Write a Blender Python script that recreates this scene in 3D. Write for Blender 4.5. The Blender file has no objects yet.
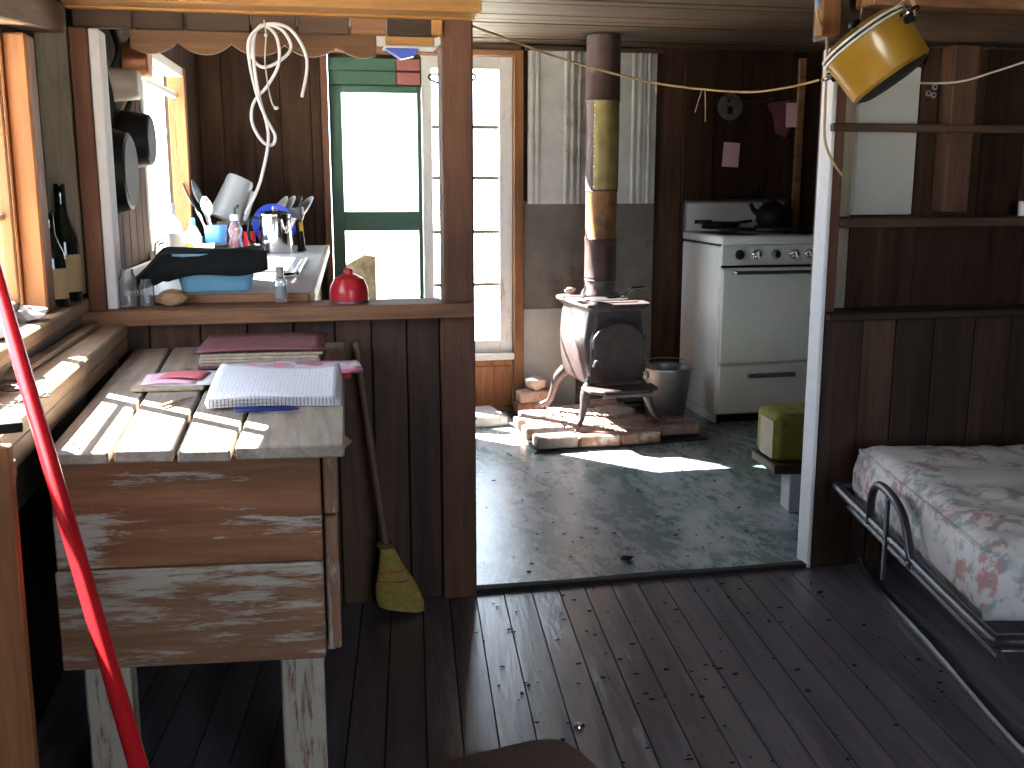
import bpy, bmesh, math, random
from mathutils import Vector, Matrix, Euler, Quaternion
random.seed(7)
R = math.radians
S = bpy.context.scene
COL = S.collection

# ------------------------------------------------------------------ camera, sky, sun, exposure
cam = bpy.data.cameras.new('camera'); co = bpy.data.objects.new('camera', cam); COL.objects.link(co)
cam.sensor_width = 36; cam.sensor_fit = 'HORIZONTAL'; cam.lens = 36 * 1050 / 1024; cam.clip_start = .02
co.location = (0, 0, 1.25); co.rotation_euler = (R(90) - math.atan(204 / 1050), 0, R(-11.7))
S.camera = co
S.view_settings.view_transform = 'Standard'; S.view_settings.look = 'None'
S.view_settings.exposure = 0.22; S.view_settings.gamma = 1.0; S.view_settings.use_curve_mapping = False
W = bpy.data.worlds.new('sky'); S.world = W; W.use_nodes = True
bg = W.node_tree.nodes['Background']; bg.inputs[0].default_value = (.70, .84, 1.0, 1); bg.inputs[1].default_value = 9.5
SUN_DIR = Vector((.5, -.57, -.68)).normalized()
sl = bpy.data.lights.new('sun', 'SUN'); so = bpy.data.objects.new('sun', sl); COL.objects.link(so)
sl.energy = 140; sl.color = (1.0, .95, .86); sl.angle = R(.6)
so.rotation_euler = SUN_DIR.to_track_quat('-Z', 'Y').to_euler(); so.location = (-6, 8, 9)

def portal(loc, rot, sx, sy):
    l = bpy.data.lights.new('sky_portal', 'AREA'); l.shape = 'RECTANGLE'; l.size = sx; l.size_y = sy
    l.cycles.is_portal = True
    o = bpy.data.objects.new('sky_portal', l); COL.objects.link(o); o.location = loc; o.rotation_euler = rot
    return o

# ------------------------------------------------------------------ materials
def srgb(r, g, b):
    def c(v):
        v /= 255.
        return v / 12.92 if v <= .04045 else ((v + .055) / 1.055) ** 2.4
    return (c(r), c(g), c(b), 1)

class NT:
    def __init__(s, name):
        s.m = bpy.data.materials.new(name); s.m.use_nodes = True; s.t = s.m.node_tree; s.t.nodes.clear()
        s.out = s.n('ShaderNodeOutputMaterial'); s.b = s.n('ShaderNodeBsdfPrincipled')
        s.l(s.b.outputs[0], s.out.inputs[0])
    def n(s, k, **kw):
        x = s.t.nodes.new(k)
        for a, v in kw.items(): setattr(x, a, v)
        return x
    def l(s, a, b): s.t.links.new(a, b)
    def coords(s, rnd=True):
        tc = s.n('ShaderNodeTexCoord')
        if not rnd: return tc.outputs['Object']
        oi = s.n('ShaderNodeObjectInfo'); sc = s.n('ShaderNodeVectorMath', operation='SCALE')
        sc.inputs[0].default_value = (37, 71, 53); s.l(oi.outputs['Random'], sc.inputs['Scale'])
        ad = s.n('ShaderNodeVectorMath', operation='ADD'); s.l(tc.outputs['Object'], ad.inputs[0]); s.l(sc.outputs[0], ad.inputs[1])
        s.rand = oi.outputs['Random']
        return ad.outputs[0]
    def noise(s, vec, scale, detail=5, rough=.6, mul=(1, 1, 1), dist=0):
        mp = s.n('ShaderNodeMapping'); mp.inputs['Scale'].default_value = mul; s.l(vec, mp.inputs[0])
        x = s.n('ShaderNodeTexNoise'); x.inputs['Scale'].default_value = scale; x.inputs['Detail'].default_value = detail
        x.inputs['Roughness'].default_value = rough; x.inputs['Distortion'].default_value = dist
        s.l(mp.outputs[0], x.inputs['Vector']); return x.outputs[0]
    def ramp(s, fac, *stops):
        x = s.n('ShaderNodeValToRGB'); e = x.color_ramp.elements
        while len(e) < len(stops): e.new(.5)
        for el, (p, c) in zip(e, stops): el.position = p; el.color = c if len(c) == 4 else (*c, 1)
        s.l(fac, x.inputs[0]); return x.outputs[0]
    def mix(s, fac, a, b, blend='MIX'):
        x = s.n('ShaderNodeMix', data_type='RGBA', blend_type=blend)
        for i, v in ((0, fac), (6, a), (7, b)):
            if isinstance(v, (int, float)): x.inputs[i].default_value = v
            elif isinstance(v, tuple): x.inputs[i].default_value = v
            else: s.l(v, x.inputs[i])
        return x.outputs[2]
    def bump(s, h, strength=.3, dist=.01):
        x = s.n('ShaderNodeBump'); x.inputs['Strength'].default_value = strength; x.inputs['Distance'].default_value = dist
        s.l(h, x.inputs['Height']); s.l(x.outputs[0], s.b.inputs['Normal'])
    def math(s, op, a, b):
        x = s.n('ShaderNodeMath', operation=op)
        for i, v in ((0, a), (1, b)):
            if isinstance(v, (int, float)): x.inputs[i].default_value = v
            else: s.l(v, x.inputs[i])
        return x.outputs[0]

AX = {'x': (.07, 1, 1), 'y': (1, .07, 1), 'z': (1, 1, .07)}
def wood(name, dark, light, axis='z', scale=22, rough=.65, paint=None, cover=.5, vary=.35, knots=True, bump=.35, pstretch=.16, pscale=9, soft=.04, pspan=.35, spec=.35):
    t = NT(name); v = t.coords()
    g = t.noise(v, scale, 6, .65, AX[axis], .6)
    c = t.ramp(g, (.28, dark), (.72, light))
    fine = t.noise(v, scale * 5, 3, .7, AX[axis])
    c = t.mix(.35, c, t.ramp(fine, (.3, (.35, .35, .35)), (.7, (1.25, 1.25, 1.25))), 'MULTIPLY')
    if knots:
        k = t.n('ShaderNodeTexVoronoi'); k.inputs['Scale'].default_value = 2.3
        mp = t.n('ShaderNodeMapping'); a2 = {'x': (.55, 1.6, 1.6), 'y': (1.6, .55, 1.6), 'z': (1.6, 1.6, .55)}[axis]
        mp.inputs['Scale'].default_value = a2; t.l(v, mp.inputs[0]); t.l(mp.outputs[0], k.inputs['Vector'])
        c = t.mix(t.ramp(k.outputs['Distance'], (.03, (1, 1, 1)), (.065, (0, 0, 0))), c, tuple(x * .3 for x in dark[:3]) + (1,))
    # large stains with a shape of their own
    st = t.noise(v, 3.2, 4, .6)
    c = t.mix(.5, c, t.ramp(st, (.3, (.55, .52, .5)), (.6, (1.1, 1.1, 1.1))), 'MULTIPLY')
    m = t.n('ShaderNodeMapRange'); t.l(t.rand, m.inputs[0]); m.inputs[3].default_value = 1 - vary; m.inputs[4].default_value = 1 + vary
    hs = t.n('ShaderNodeHueSaturation'); t.l(m.outputs[0], hs.inputs['Value']); t.l(c, hs.inputs['Color']); c = hs.outputs[0]
    h = g
    if paint:
        ps = {'x': (pstretch, 1, 1), 'y': (1, pstretch, 1), 'z': (1, 1, pstretch)}[axis]
        pn = t.noise(v, pscale, 8, .72, ps, .2)
        big = t.noise(v, 3.0, 2, .5, ps)
        s_ = t.math('ADD', t.math('MULTIPLY', pn, .62), t.math('MULTIPLY', big, .38))
        th = .5 + (.5 - cover) * pspan
        f = t.ramp(s_, (th, (0, 0, 0)), (th + soft, (1, 1, 1)))
        pc = t.mix(t.noise(v, 30, 3), tuple(x * .8 for x in paint[:3]) + (1,), paint)
        c = t.mix(f, c, pc); h = t.math('ADD', g, f)
    t.l(c, t.b.inputs['Base Color']); t.b.inputs['Roughness'].default_value = rough
    t.b.inputs['Specular IOR Level'].default_value = spec
    t.bump(h, bump, .006)
    return t.m

def plain(name, col, rough=.5, metal=0, noise=.25, nscale=14, spot=None, spotamt=.5, bump=.1, trans=0, ior=1.45, coat=0, spec=.5):
    t = NT(name); v = t.coords(False)
    n = t.noise(v, nscale, 5, .6)
    d = tuple(x * (1 - noise) for x in col[:3]) + (1,)
    c = t.ramp(n, (.3, d), (.7, col))
    if spot:
        s2 = t.noise(v, nscale * .6, 7, .7)
        th = .5 + (.5 - spotamt) * .4
        c = t.mix(t.ramp(s2, (th, (0, 0, 0)), (th + .1, (1, 1, 1))), c, spot)
    t.l(c, t.b.inputs['Base Color']); t.b.inputs['Roughness'].default_value = rough; t.b.inputs['Metallic'].default_value = metal
    t.b.inputs['Transmission Weight'].default_value = trans; t.b.inputs['IOR'].default_value = ior
    t.b.inputs['Specular IOR Level'].default_value = spec
    if coat: t.b.inputs['Coat Weight'].default_value = coat
    if bump: t.bump(n, bump, .004)
    return t.m

def pane_mat(name, tint=(1, 1, 1, 1), gloss=.06):
    t = NT(name); t.t.nodes.remove(t.b)
    a = t.n('ShaderNodeBsdfTransparent'); a.inputs[0].default_value = tint
    g = t.n('ShaderNodeBsdfGlossy'); g.inputs['Roughness'].default_value = .03
    mx = t.n('ShaderNodeMixShader'); mx.inputs[0].default_value = gloss
    t.l(a.outputs[0], mx.inputs[1]); t.l(g.outputs[0], mx.inputs[2]); t.l(mx.outputs[0], t.out.inputs[0])
    return t.m

M = {}
def L(r, g, b): return (r, g, b, 1)
M['wall_dark'] = wood('dark_wall_boards', L(.019, .010, .0065), L(.066, .034, .021), 'z', vary=.4, spec=.12, rough=.8)
M['wall_dark_x'] = wood('dark_boards_across', L(.032, .018, .010), L(.10, .056, .033), 'x', vary=.4)
M['partition'] = wood('partition_boards', L(.034, .016, .010), L(.11, .054, .031), 'z', vary=.4)
M['post_red'] = wood('reddish_post', L(.08, .032, .018), L(.20, .085, .045), 'z', vary=.12)
M['shelf_red'] = wood('shelf_board', L(.15, .065, .03), L(.38, .19, .095), 'x', vary=.1)
M['valance'] = wood('valance_board', L(.06, .026, .011), L(.16, .075, .03), 'x', vary=.1)
M['pine_x'] = wood('orange_pine_across', L(.27, .12, .03), L(.48, .24, .075), 'x', vary=.08, scale=14)
M['pine_z'] = wood('orange_pine_upright', L(.17, .068, .022), L(.34, .15, .055), 'z', vary=.12, scale=14)
M['grey_z'] = wood('weathered_upright', L(.15, .13, .095), L(.34, .29, .22), 'z', vary=.2)
M['grey_y'] = wood('weathered_along', L(.17, .14, .11), L(.42, .36, .30), 'y', vary=.18, rough=.55)
M['ledge'] = wood('ledge_board', L(.20, .13, .08), L(.46, .34, .24), 'y', vary=.12, rough=.5)
M['desk_paint'] = wood('peeling_desk_paint', L(.15, .06, .028), L(.34, .15, .07), 'x', paint=L(.52, .47, .39), cover=.67, vary=.06, knots=False, pspan=.22, pscale=16, pstretch=.14, soft=.03)
M['desk_paint2'] = wood('peeling_desk_paint_heavy', L(.17, .08, .045), L(.34, .18, .10), 'x', paint=L(.47, .42, .34), cover=.68, vary=.06, knots=False, pspan=.22, pscale=60, pstretch=.13, soft=.06)
M['desk_leg'] = wood('peeling_leg_paint', L(.17, .08, .045), L(.33, .18, .10), 'z', paint=L(.47, .42, .34), cover=.58, vary=.06, knots=False, pspan=.22, pscale=60, pstretch=.13, soft=.06)
M['white_post'] = wood('white_painted_edge', L(.22, .17, .13), L(.4, .33, .28), 'z', paint=L(.90, .89, .90), cover=1.0, vary=.03, knots=False)
M['white_sash'] = wood('white_window_paint', L(.3, .2, .13), L(.45, .34, .25), 'z', paint=L(.80, .79, .76), cover=.85, vary=.04, knots=False)
M['green_door'] = wood('green_door_paint', L(.10, .08, .05), L(.2, .15, .09), 'z', paint=L(.055, .115, .08), cover=.93, vary=.05, knots=False)
M['green_x'] = wood('green_board_paint', L(.10, .08, .05), L(.2, .15, .09), 'x', paint=L(.06, .13, .095), cover=.9, vary=.1, knots=False)
M['pink_x'] = wood('faded_red_paint', L(.2, .1, .08), L(.3, .16, .1), 'x', paint=L(.33, .12, .11), cover=.9, vary=.1, knots=False)
M['brown_panel'] = wood('brown_door_panel', L(.22, .085, .03), L(.45, .2, .08), 'z', vary=.08)
M['floor'] = wood('floor_planks', L(.065, .056, .066), L(.205, .176, .20), 'y', vary=.25, rough=.32, spec=.75, scale=18, paint=L(.13, .11, .112), cover=.35, pscale=14, soft=.2)
M['ceiling'] = wood('ceiling_boards', L(.032, .019, .011), L(.10, .06, .036), 'x', vary=.25)
M['plate'] = wood('rough_plate', L(.10, .06, .035), L(.26, .16, .095), 'y', vary=.1)
M['black_gap'] = plain('dark_backing', L(.02, .014, .01), .9)
M['outside'] = plain('dry_yard', L(.66, .62, .52), .9, noise=.3, nscale=3)
M['pane'] = pane_mat('window_glass')
M['screen'] = pane_mat('door_screen', (.86, .86, .86, 1), .01)

# kitchen floor: worn green paint over boards; bluish scratches carry a painted sky sheen
t = NT('worn_green_floor'); v = t.coords(False)
base = t.ramp(t.noise(v, 2.2, 6, .6), (.32, L(.26, .29, .31)), (.66, L(.09, .19, .17)))
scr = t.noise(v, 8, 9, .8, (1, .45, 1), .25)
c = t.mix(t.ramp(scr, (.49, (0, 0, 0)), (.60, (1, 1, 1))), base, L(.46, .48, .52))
drt = t.noise(v, 16, 8, .8)
c = t.mix(t.ramp(drt, (.66, (0, 0, 0)), (.74, (1, 1, 1))), c, L(.055, .045, .035))
t.l(c, t.b.inputs['Base Color']); t.l(t.ramp(scr, (.3, (.20, .20, .20)), (.7, (.36, .36, .36))), t.b.inputs['Roughness']); t.b.inputs['Specular IOR Level'].default_value = .75; t.bump(scr, .25, .006)
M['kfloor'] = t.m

M['enamel'] = plain('white_enamel', L(.80, .80, .78), .22, noise=.08, nscale=5, bump=0, coat=.3)
M['enamel_dirty'] = plain('stained_white_enamel', L(.66, .65, .62), .3, noise=.15, nscale=4, spot=L(.36, .27, .2), spotamt=.22, bump=0)
M['chrome'] = plain('chrome', L(.75, .75, .75), .15, 1, .1, bump=0)
M['dullmetal'] = plain('dull_metal', L(.30, .30, .32), .4, .9, .3)
M['dark_metal'] = plain('dark_metal', L(.06, .052, .055), .45, .7, .3)
M['iron'] = plain('cast_iron', L(.095, .072, .075), .33, .3, .35, 20, spot=L(.14, .085, .07), spotamt=.35)
M['black'] = plain('black_iron', L(.011, .0105, .011), .5, 0, .3, spec=.22)
M['pan_face'] = plain('worn_pan_bottom', L(.02, .018, .017), .6, 0, .6, 10, spec=.12)
M['rust'] = plain('rusty_pipe', L(.36, .17, .06), .55, .4, .5, 9, spot=L(.15, .07, .04), spotamt=.45)
M['pipe_dark'] = plain('heat_stained_pipe', L(.085, .048, .046), .5, .4, .45, 9, spot=L(.16, .08, .05), spotamt=.3)
M['pipe_olive'] = plain('olive_pipe_patch', L(.30, .235, .09), .5, .4, .45, 12, spot=L(.14, .09, .05), spotamt=.4)
M['pipe_tan'] = plain('scuffed_pipe', L(.2, .12, .08), .5, .4, .5, 9)
M['tin'] = plain('painted_tin', L(.60, .59, .56), .5, .1, .35, 6, spot=L(.26, .22, .18), spotamt=.35)
M['greytin'] = plain('sooty_tin', L(.20, .175, .145), .55, .25, .45, 4, spot=L(.10, .08, .06), spotamt=.4)
M['lighttin'] = plain('pale_sheet', L(.42, .41, .38), .6, .1, .3, 4)
M['galv'] = plain('galvanised', L(.42, .43, .44), .4, .75, .4, 16)
M['brick'] = plain('old_brick', L(.34, .17, .11), .9, 0, .5, 18, spot=L(.40, .34, .29), spotamt=.45, bump=.6)
M['brick2'] = plain('ashy_brick', L(.42, .30, .25), .9, 0, .4, 18, spot=L(.16, .10, .08), spotamt=.35, bump=.6)
M['stone'] = plain('stone', L(.48, .38, .31), .9, 0, .35, 14, bump=.6)
M['ash'] = plain('ash_dust', L(.40, .37, .34), 1, 0, .4, 30, bump=.8)
M['red'] = plain('red_paint', L(.55, .012, .02), .3, 0, .15, 8, bump=0, coat=.3)
M['red_can'] = plain('red_canister_paint', L(.52, .02, .03), .3, 0, .2, 8, coat=.2)
M['redcard'] = plain('red_card', L(.5, .05, .07), .7)
M['mustard'] = plain('mustard_enamel', L(.33, .18, .018), .3, 0, .25, 8, spot=L(.22, .11, .015), spotamt=.2, coat=.3, bump=0)
M['soot'] = plain('sooty_base', L(.045, .042, .04), .5, 0, .5, 12, spot=L(.3, .25, .12), spotamt=.12)
M['white'] = plain('white_plastic', L(.8, .8, .78), .4, 0, .08, bump=0)
M['paper'] = plain('white_paper', L(.74, .74, .76), .8, 0, .06)
M['pinkpaper'] = plain('pink_paper', L(.80, .53, .64), .8, 0, .08)
M['hotpink'] = plain('red_pink_leaflet', L(.72, .18, .22), .7, 0, .15)
M['maroon'] = plain('maroon_cover', L(.20, .065, .085), .6, 0, .35, 12, spot=L(.32, .16, .17), spotamt=.2)
M['pages'] = plain('aged_pages', L(.52, .42, .32), .9, 0, .4, 60)
M['blue_pen'] = plain('blue_pen', L(.012, .03, .22), .3, bump=0)
M['blue_tub'] = plain('sky_blue_plastic', L(.22, .52, .72), .4, 0, .06, bump=0)
M['blue_cup'] = plain('blue_plastic', L(.10, .32, .72), .35, 0, .08, bump=0)
M['blue_deep'] = plain('deep_blue', L(.03, .07, .5), .35, 0, .2, bump=0)
M['cloth_black'] = plain('black_fleece', L(.012, .016, .02), .95, 0, .4, 60, bump=.5)
M['straw'] = plain('broom_straw', L(.42, .30, .07), .9, 0, .4, 60, bump=.5)
M['handle'] = plain('worn_broom_handle', L(.16, .09, .05), .5, 0, .3)
M['bottle'] = plain('dark_green_glass', L(.006, .012, .008), .06, 0, 0, bump=0, coat=.5)
M['label'] = plain('tan_label', L(.45, .33, .18), .8, 0, .15)
M['clear'] = plain('clear_plastic', L(.9, .92, .95), .08, 0, 0, trans=.92, ior=1.3, bump=0)
M['milky'] = plain('milky_plastic', L(.34, .36, .38), .3, 0, .1, trans=.25, bump=0)
M['grey_plastic'] = plain('dark_grey_plastic', L(.09, .10, .12), .4, 0, .2, bump=0)
M['steel'] = plain('stainless_steel', L(.62, .60, .60), .16, 1, .12, bump=0)
M['yellow'] = plain('yellow_sticker', L(.85, .55, .02), .5, bump=0)
M['rope'] = plain('hemp_rope', L(.48, .33, .17), .9, 0, .3, 80, bump=.5)
M['rope_white'] = plain('white_cord', L(.62, .58, .5), .9, 0, .2, 80)
M['hose'] = plain('white_hose', L(.85, .84, .86), .35, 0, .05, bump=0)
M['copper'] = plain('copper', L(.62, .26, .14), .35, .7, .35, 12)
M['cream'] = plain('cream_enamel', L(.52, .45, .36), .35, 0, .2, 9, spot=L(.3, .12, .07), spotamt=.2)
M['greenfab'] = plain('olive_velour', L(.24, .205, .03), .95, 0, .4, 30, bump=.5)
M['tanfab'] = plain('tan_vinyl', L(.34, .28, .2), .7, 0, .2)
M['concrete'] = plain('white_block', L(.52, .52, .54), .85, 0, .2, 20, bump=.4)
M['mat'] = plain('brown_mat_pile', L(.16, .105, .08), 1, 0, .35, 120, bump=.8)
M['bedframe'] = plain('grey_bed_tube', L(.085, .075, .085), .35, .6, .3)
M['card'] = plain('cardboard', L(.45, .3, .16), .9, 0, .15)
M['candle'] = plain('wax', L(.78, .74, .68), .5, 0, .05, bump=0)
M['plaster'] = plain('white_board_paint', L(.50, .50, .47), .7, 0, .12, 5, spot=L(.3, .28, .25), spotamt=.12)
M['foil'] = plain('crumpled_foil', L(.8, .78, .76), .25, .6, .2, 30, bump=.8)
M['teal'] = plain('teal_plastic', L(.1, .5, .4), .4, bump=0)

# mattress ticking with printed flowers
t = NT('floral_ticking'); v = t.coords(False)
vo = t.n('ShaderNodeTexVoronoi'); vo.inputs['Scale'].default_value = 6.0
wob = t.n('ShaderNodeVectorMath', operation='ADD'); nz = t.n('ShaderNodeTexNoise'); nz.inputs['Scale'].default_value = 22; nz.inputs['Detail'].default_value = 3
t.l(v, nz.inputs['Vector']); sc = t.n('ShaderNodeVectorMath', operation='SCALE'); sc.inputs['Scale'].default_value = .16
t.l(nz.outputs[1], sc.inputs[0]); t.l(v, wob.inputs[0]); t.l(sc.outputs[0], wob.inputs[1]); t.l(wob.outputs[0], vo.inputs['Vector'])
n2 = t.noise(v, 26, 4, .6)
basec = t.ramp(t.noise(v, 3, 3), (.3, L(.60, .54, .52)), (.7, L(.74, .70, .69)))
leafm = t.math('MULTIPLY', t.ramp(vo.outputs['Distance'], (.42, (1, 1, 1)), (.60, (0, 0, 0))), t.ramp(n2, (.47, (0, 0, 0)), (.55, (1, 1, 1))))
c = t.mix(t.math('MULTIPLY', leafm, .75), basec, L(.20, .25, .24))
flm = t.math('MULTIPLY', t.ramp(vo.outputs['Distance'], (.24, (1, 1, 1)), (.34, (0, 0, 0))), t.ramp(n2, (.44, (.0, .0, .0)), (.54, (1, 1, 1))))
c = t.mix(t.math('MULTIPLY', flm, .6), c, L(.60, .20, .17))
t.l(c, t.b.inputs['Base Color']); t.b.inputs['Roughness'].default_value = .6; t.bump(t.noise(v, 90, 2), .12, .003)
M['floral'] = t.m

# notebook page: handwriting as rows of ink strokes on faint ruling
t = NT('handwritten_page'); v = t.coords(False)
sx = t.n('ShaderNodeSeparateXYZ'); t.l(v, sx.inputs[0])
fr = t.math('FRACT', t.math('MULTIPLY', sx.outputs[0], 130.0), 0)
row = t.math('LESS_THAN', t.math('ABSOLUTE', t.math('SUBTRACT', fr, .5), 0), .24)
ink = t.ramp(t.noise(v, 260, 2, .6, (1, .5, 1)), (.50, (0, 0, 0)), (.55, (1, 1, 1)))
c = t.mix(t.math('MULTIPLY', t.math('MULTIPLY', row, ink), .3), L(.74, .75, .82), L(.12, .14, .4))
t.l(c, t.b.inputs['Base Color']); t.b.inputs['Roughness'].default_value = .8
M['page'] = t.m

# magazine cover: bright printed blocks
t = NT('printed_magazine'); v = t.coords(False)
vo = t.n('ShaderNodeTexVoronoi'); vo.inputs['Scale'].default_value = 26; vo.distance = 'CHEBYCHEV'; t.l(v, vo.inputs['Vector'])
hs = t.n('ShaderNodeSeparateColor'); t.l(vo.outputs['Color'], hs.inputs[0])
c = t.ramp(hs.outputs[0], (.1, L(.75, .2, .35)), (.3, L(.7, .68, .75)), (.55, L(.12, .10, .12)), (.7, L(.72, .42, .5)), (.9, L(.2, .4, .7)))
t.l(c, t.b.inputs['Base Color']); t.b.inputs['Roughness'].default_value = .4
M['magazine'] = t.m

# ------------------------------------------------------------------ mesh helpers
def link(name, me, mat, parent=None, loc=(0, 0, 0), rot=(0, 0, 0), smooth=False):
    o = bpy.data.objects.new(name, me); COL.objects.link(o)
    if mat is not None and not me.materials: me.materials.append(M[mat] if isinstance(mat, str) else mat)
    if smooth:
        me.shade_smooth() if smooth is True else me.set_sharp_from_angle(angle=R(smooth))
    o.parent = parent; o.location = loc; o.rotation_euler = rot
    return o
def from_bm(bm, name='mesh'):
    me = bpy.data.meshes.new(name); bmesh.ops.recalc_face_normals(bm, faces=bm.faces); bm.to_mesh(me); bm.free(); return me
_cache = {}
def box(name, size, loc, mat, parent=None, rot=(0, 0, 0), bev=.003, seg=1):
    key = (tuple(round(s, 4) for s in size), mat, bev, seg)
    me = _cache.get(key)
    if me is None:
        bm = bmesh.new(); bmesh.ops.create_cube(bm, size=1)
        bmesh.ops.scale(bm, vec=size, verts=bm.verts)
        if bev: bmesh.ops.bevel(bm, geom=bm.edges[:], offset=min(bev, min(size) * .45), segments=seg, profile=.5, affect='EDGES')
        me = from_bm(bm, name); _cache[key] = me
        if seg > 1: me.shade_smooth()
    return link(name, me, mat, parent, loc, rot)
def bxr(name, x0, x1, y0, y1, z0, z1, mat, parent=None, bev=.003, off=(0, 0, 0), rot=(0, 0, 0), seg=1):
    return box(name, (x1 - x0, y1 - y0, z1 - z0), ((x0 + x1) / 2 - off[0], (y0 + y1) / 2 - off[1], (z0 + z1) / 2 - off[2]), mat, parent, rot, bev, seg)
def smooth_path(pts, sub=6, closed=False):
    P = [Vector(p) for p in pts]; n = len(P); out = []
    rng = range(n) if closed else range(n - 1)
    for i in rng:
        if closed: p0, p1, p2, p3 = P[i - 1], P[i], P[(i + 1) % n], P[(i + 2) % n]
        else: p0, p1, p2, p3 = P[max(i - 1, 0)], P[i], P[i + 1], P[min(i + 2, n - 1)]
        for k in range(sub):
            u = k / sub
            out.append(.5 * ((2 * p1) + (-p0 + p2) * u + (2 * p0 - 5 * p1 + 4 * p2 - p3) * u * u + (-p0 + 3 * p1 - 3 * p2 + p3) * u ** 3))
    if not closed: out.append(P[-1])
    return out
def tube_bm(bm, pts, r, n=8, closed=False):
    P = [Vector(p) for p in pts]; m = len(P); rings = []
    nrm = None
    for i in range(m):
        if closed: tg = (P[(i + 1) % m] - P[i - 1])
        else: tg = (P[min(i + 1, m - 1)] - P[max(i - 1, 0)])
        tg.normalize()
        if nrm is None:
            nrm = tg.orthogonal().normalized()
        else:
            nrm = (nrm - tg * nrm.dot(tg)); nrm = nrm.normalized() if nrm.length > 1e-6 else tg.orthogonal().normalized()
        b = tg.cross(nrm); rr = r[i] if isinstance(r, (list, tuple)) else r
        rings.append([bm.verts.new(P[i] + (nrm * math.cos(2 * math.pi * k / n) + b * math.sin(2 * math.pi * k / n)) * rr) for k in range(n)])
    for i in range(m if closed else m - 1):
        a, c = rings[i], rings[(i + 1) % m]
        for k in range(n): bm.faces.new((a[k], a[(k + 1) % n], c[(k + 1) % n], c[k]))
    if not closed: bm.faces.new(rings[0][::-1]); bm.faces.new(rings[-1])
def tube(name, pts, r, mat, parent=None, loc=(0, 0, 0), rot=(0, 0, 0), n=8, sm=0, closed=False):
    if sm:
        if isinstance(r, (list, tuple)):
            q = []
            for a_, b_ in zip(r, r[1:]): q += [a_ + (b_ - a_) * k / sm for k in range(sm)]
            r = q + [r[-1]]
        pts = smooth_path(pts, sm, closed)
    bm = bmesh.new(); tube_bm(bm, pts, r, n, closed)
    return link(name, from_bm(bm, name), mat, parent, loc, rot, 40)
def lathe(name, prof, mat, parent=None, loc=(0, 0, 0), rot=(0, 0, 0), n=24, smooth=35):
    bm = bmesh.new(); rings = []
    for r, z in prof:
        if r < 1e-5: rings.append([bm.verts.new((0, 0, z))])
        else: rings.append([bm.verts.new((r * math.cos(2 * math.pi * k / n), r * math.sin(2 * math.pi * k / n), z)) for k in range(n)])
    for a, b in zip(rings, rings[1:]):
        if len(a) == 1 and len(b) == 1: continue
        for k in range(n):
            k2 = (k + 1) % n
            if len(a) == 1: bm.faces.new((a[0], b[k], b[k2]))
            elif len(b) == 1: bm.faces.new((a[k], a[k2], b[0]))
            else: bm.faces.new((a[k], a[k2], b[k2], b[k]))
    return link(name, from_bm(bm, name), mat, parent, loc, rot, smooth)
def prism(name, pts, axis, a0, a1, mat, parent=None, loc=(0, 0, 0), rot=(0, 0, 0), bev=0, smooth=False):
    """outline pts (u,v) extruded along axis: y -> (u,*,v); x -> (*,u,v); z -> (u,v,*)"""
    def P(u, v_, w): return {'y': (u, w, v_), 'x': (w, u, v_), 'z': (u, v_, w)}[axis]
    bm = bmesh.new()
    A = [bm.verts.new(P(u, v_, a0)) for u, v_ in pts]; B = [bm.verts.new(P(u, v_, a1)) for u, v_ in pts]
    bm.faces.new(A); bm.faces.new(B[::-1]); n = len(pts)
    for i in range(n): bm.faces.new((A[i], B[i], B[(i + 1) % n], A[(i + 1) % n]))
    bmesh.ops.recalc_face_normals(bm, faces=bm.faces)
    if bev: bmesh.ops.bevel(bm, geom=bm.edges[:], offset=bev, segments=1, affect='EDGES')
    return link(name, from_bm(bm, name), mat, parent, loc, rot, smooth)
def grid(name, nx, ny, fn, mat, parent=None, loc=(0, 0, 0), rot=(0, 0, 0), thick=0, smooth=True):
    bm = bmesh.new(); V = [[bm.verts.new(fn(i / nx, j / ny)) for i in range(nx + 1)] for j in range(ny + 1)]
    for j in range(ny):
        for i in range(nx): bm.faces.new((V[j][i], V[j][i + 1], V[j + 1][i + 1], V[j + 1][i]))
    if thick:
        bmesh.ops.recalc_face_normals(bm, faces=bm.faces)
        bmesh.ops.solidify(bm, geom=bm.faces[:], thickness=thick)
    return link(name, from_bm(bm, name), mat, parent, loc, rot, smooth)
def lump(name, size, mat, seed, parent=None, loc=(0, 0, 0), rot=(0, 0, 0), rough=.18, sub=2, smooth=False):
    rn = random.Random(seed); bm = bmesh.new(); bmesh.ops.create_icosphere(bm, subdivisions=sub, radius=.5)
    for v_ in bm.verts: v_.co *= 1 + rn.uniform(-rough, rough)
    bmesh.ops.scale(bm, vec=size, verts=bm.verts)
    return link(name, from_bm(bm, name), mat, parent, loc, rot, smooth)
def thing(name, label, cat, loc=(0, 0, 0), rz=0, group=None, rot=None):
    o = bpy.data.objects.new(name, None); COL.objects.link(o); o.empty_display_size = .05
    o.location = loc; o.rotation_euler = rot if rot else (0, 0, rz); o['label'] = label; o['category'] = cat
    if group: o['group'] = group
    return o
def tag(o, label, cat, group=None):
    o['label'] = label; o['category'] = cat
    if group: o['group'] = group
    return o
def struct(o, label=None, cat=None):
    o['kind'] = 'structure'
    if label: o['label'] = label
    if cat: o['category'] = cat
    return o
def sempty(name, label, cat, loc=(0, 0, 0), rz=0):
    o = bpy.data.objects.new(name, None); COL.objects.link(o); o.location = loc; o.rotation_euler = (0, 0, rz); return struct(o, label, cat)
rnd = random.Random(11)

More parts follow.
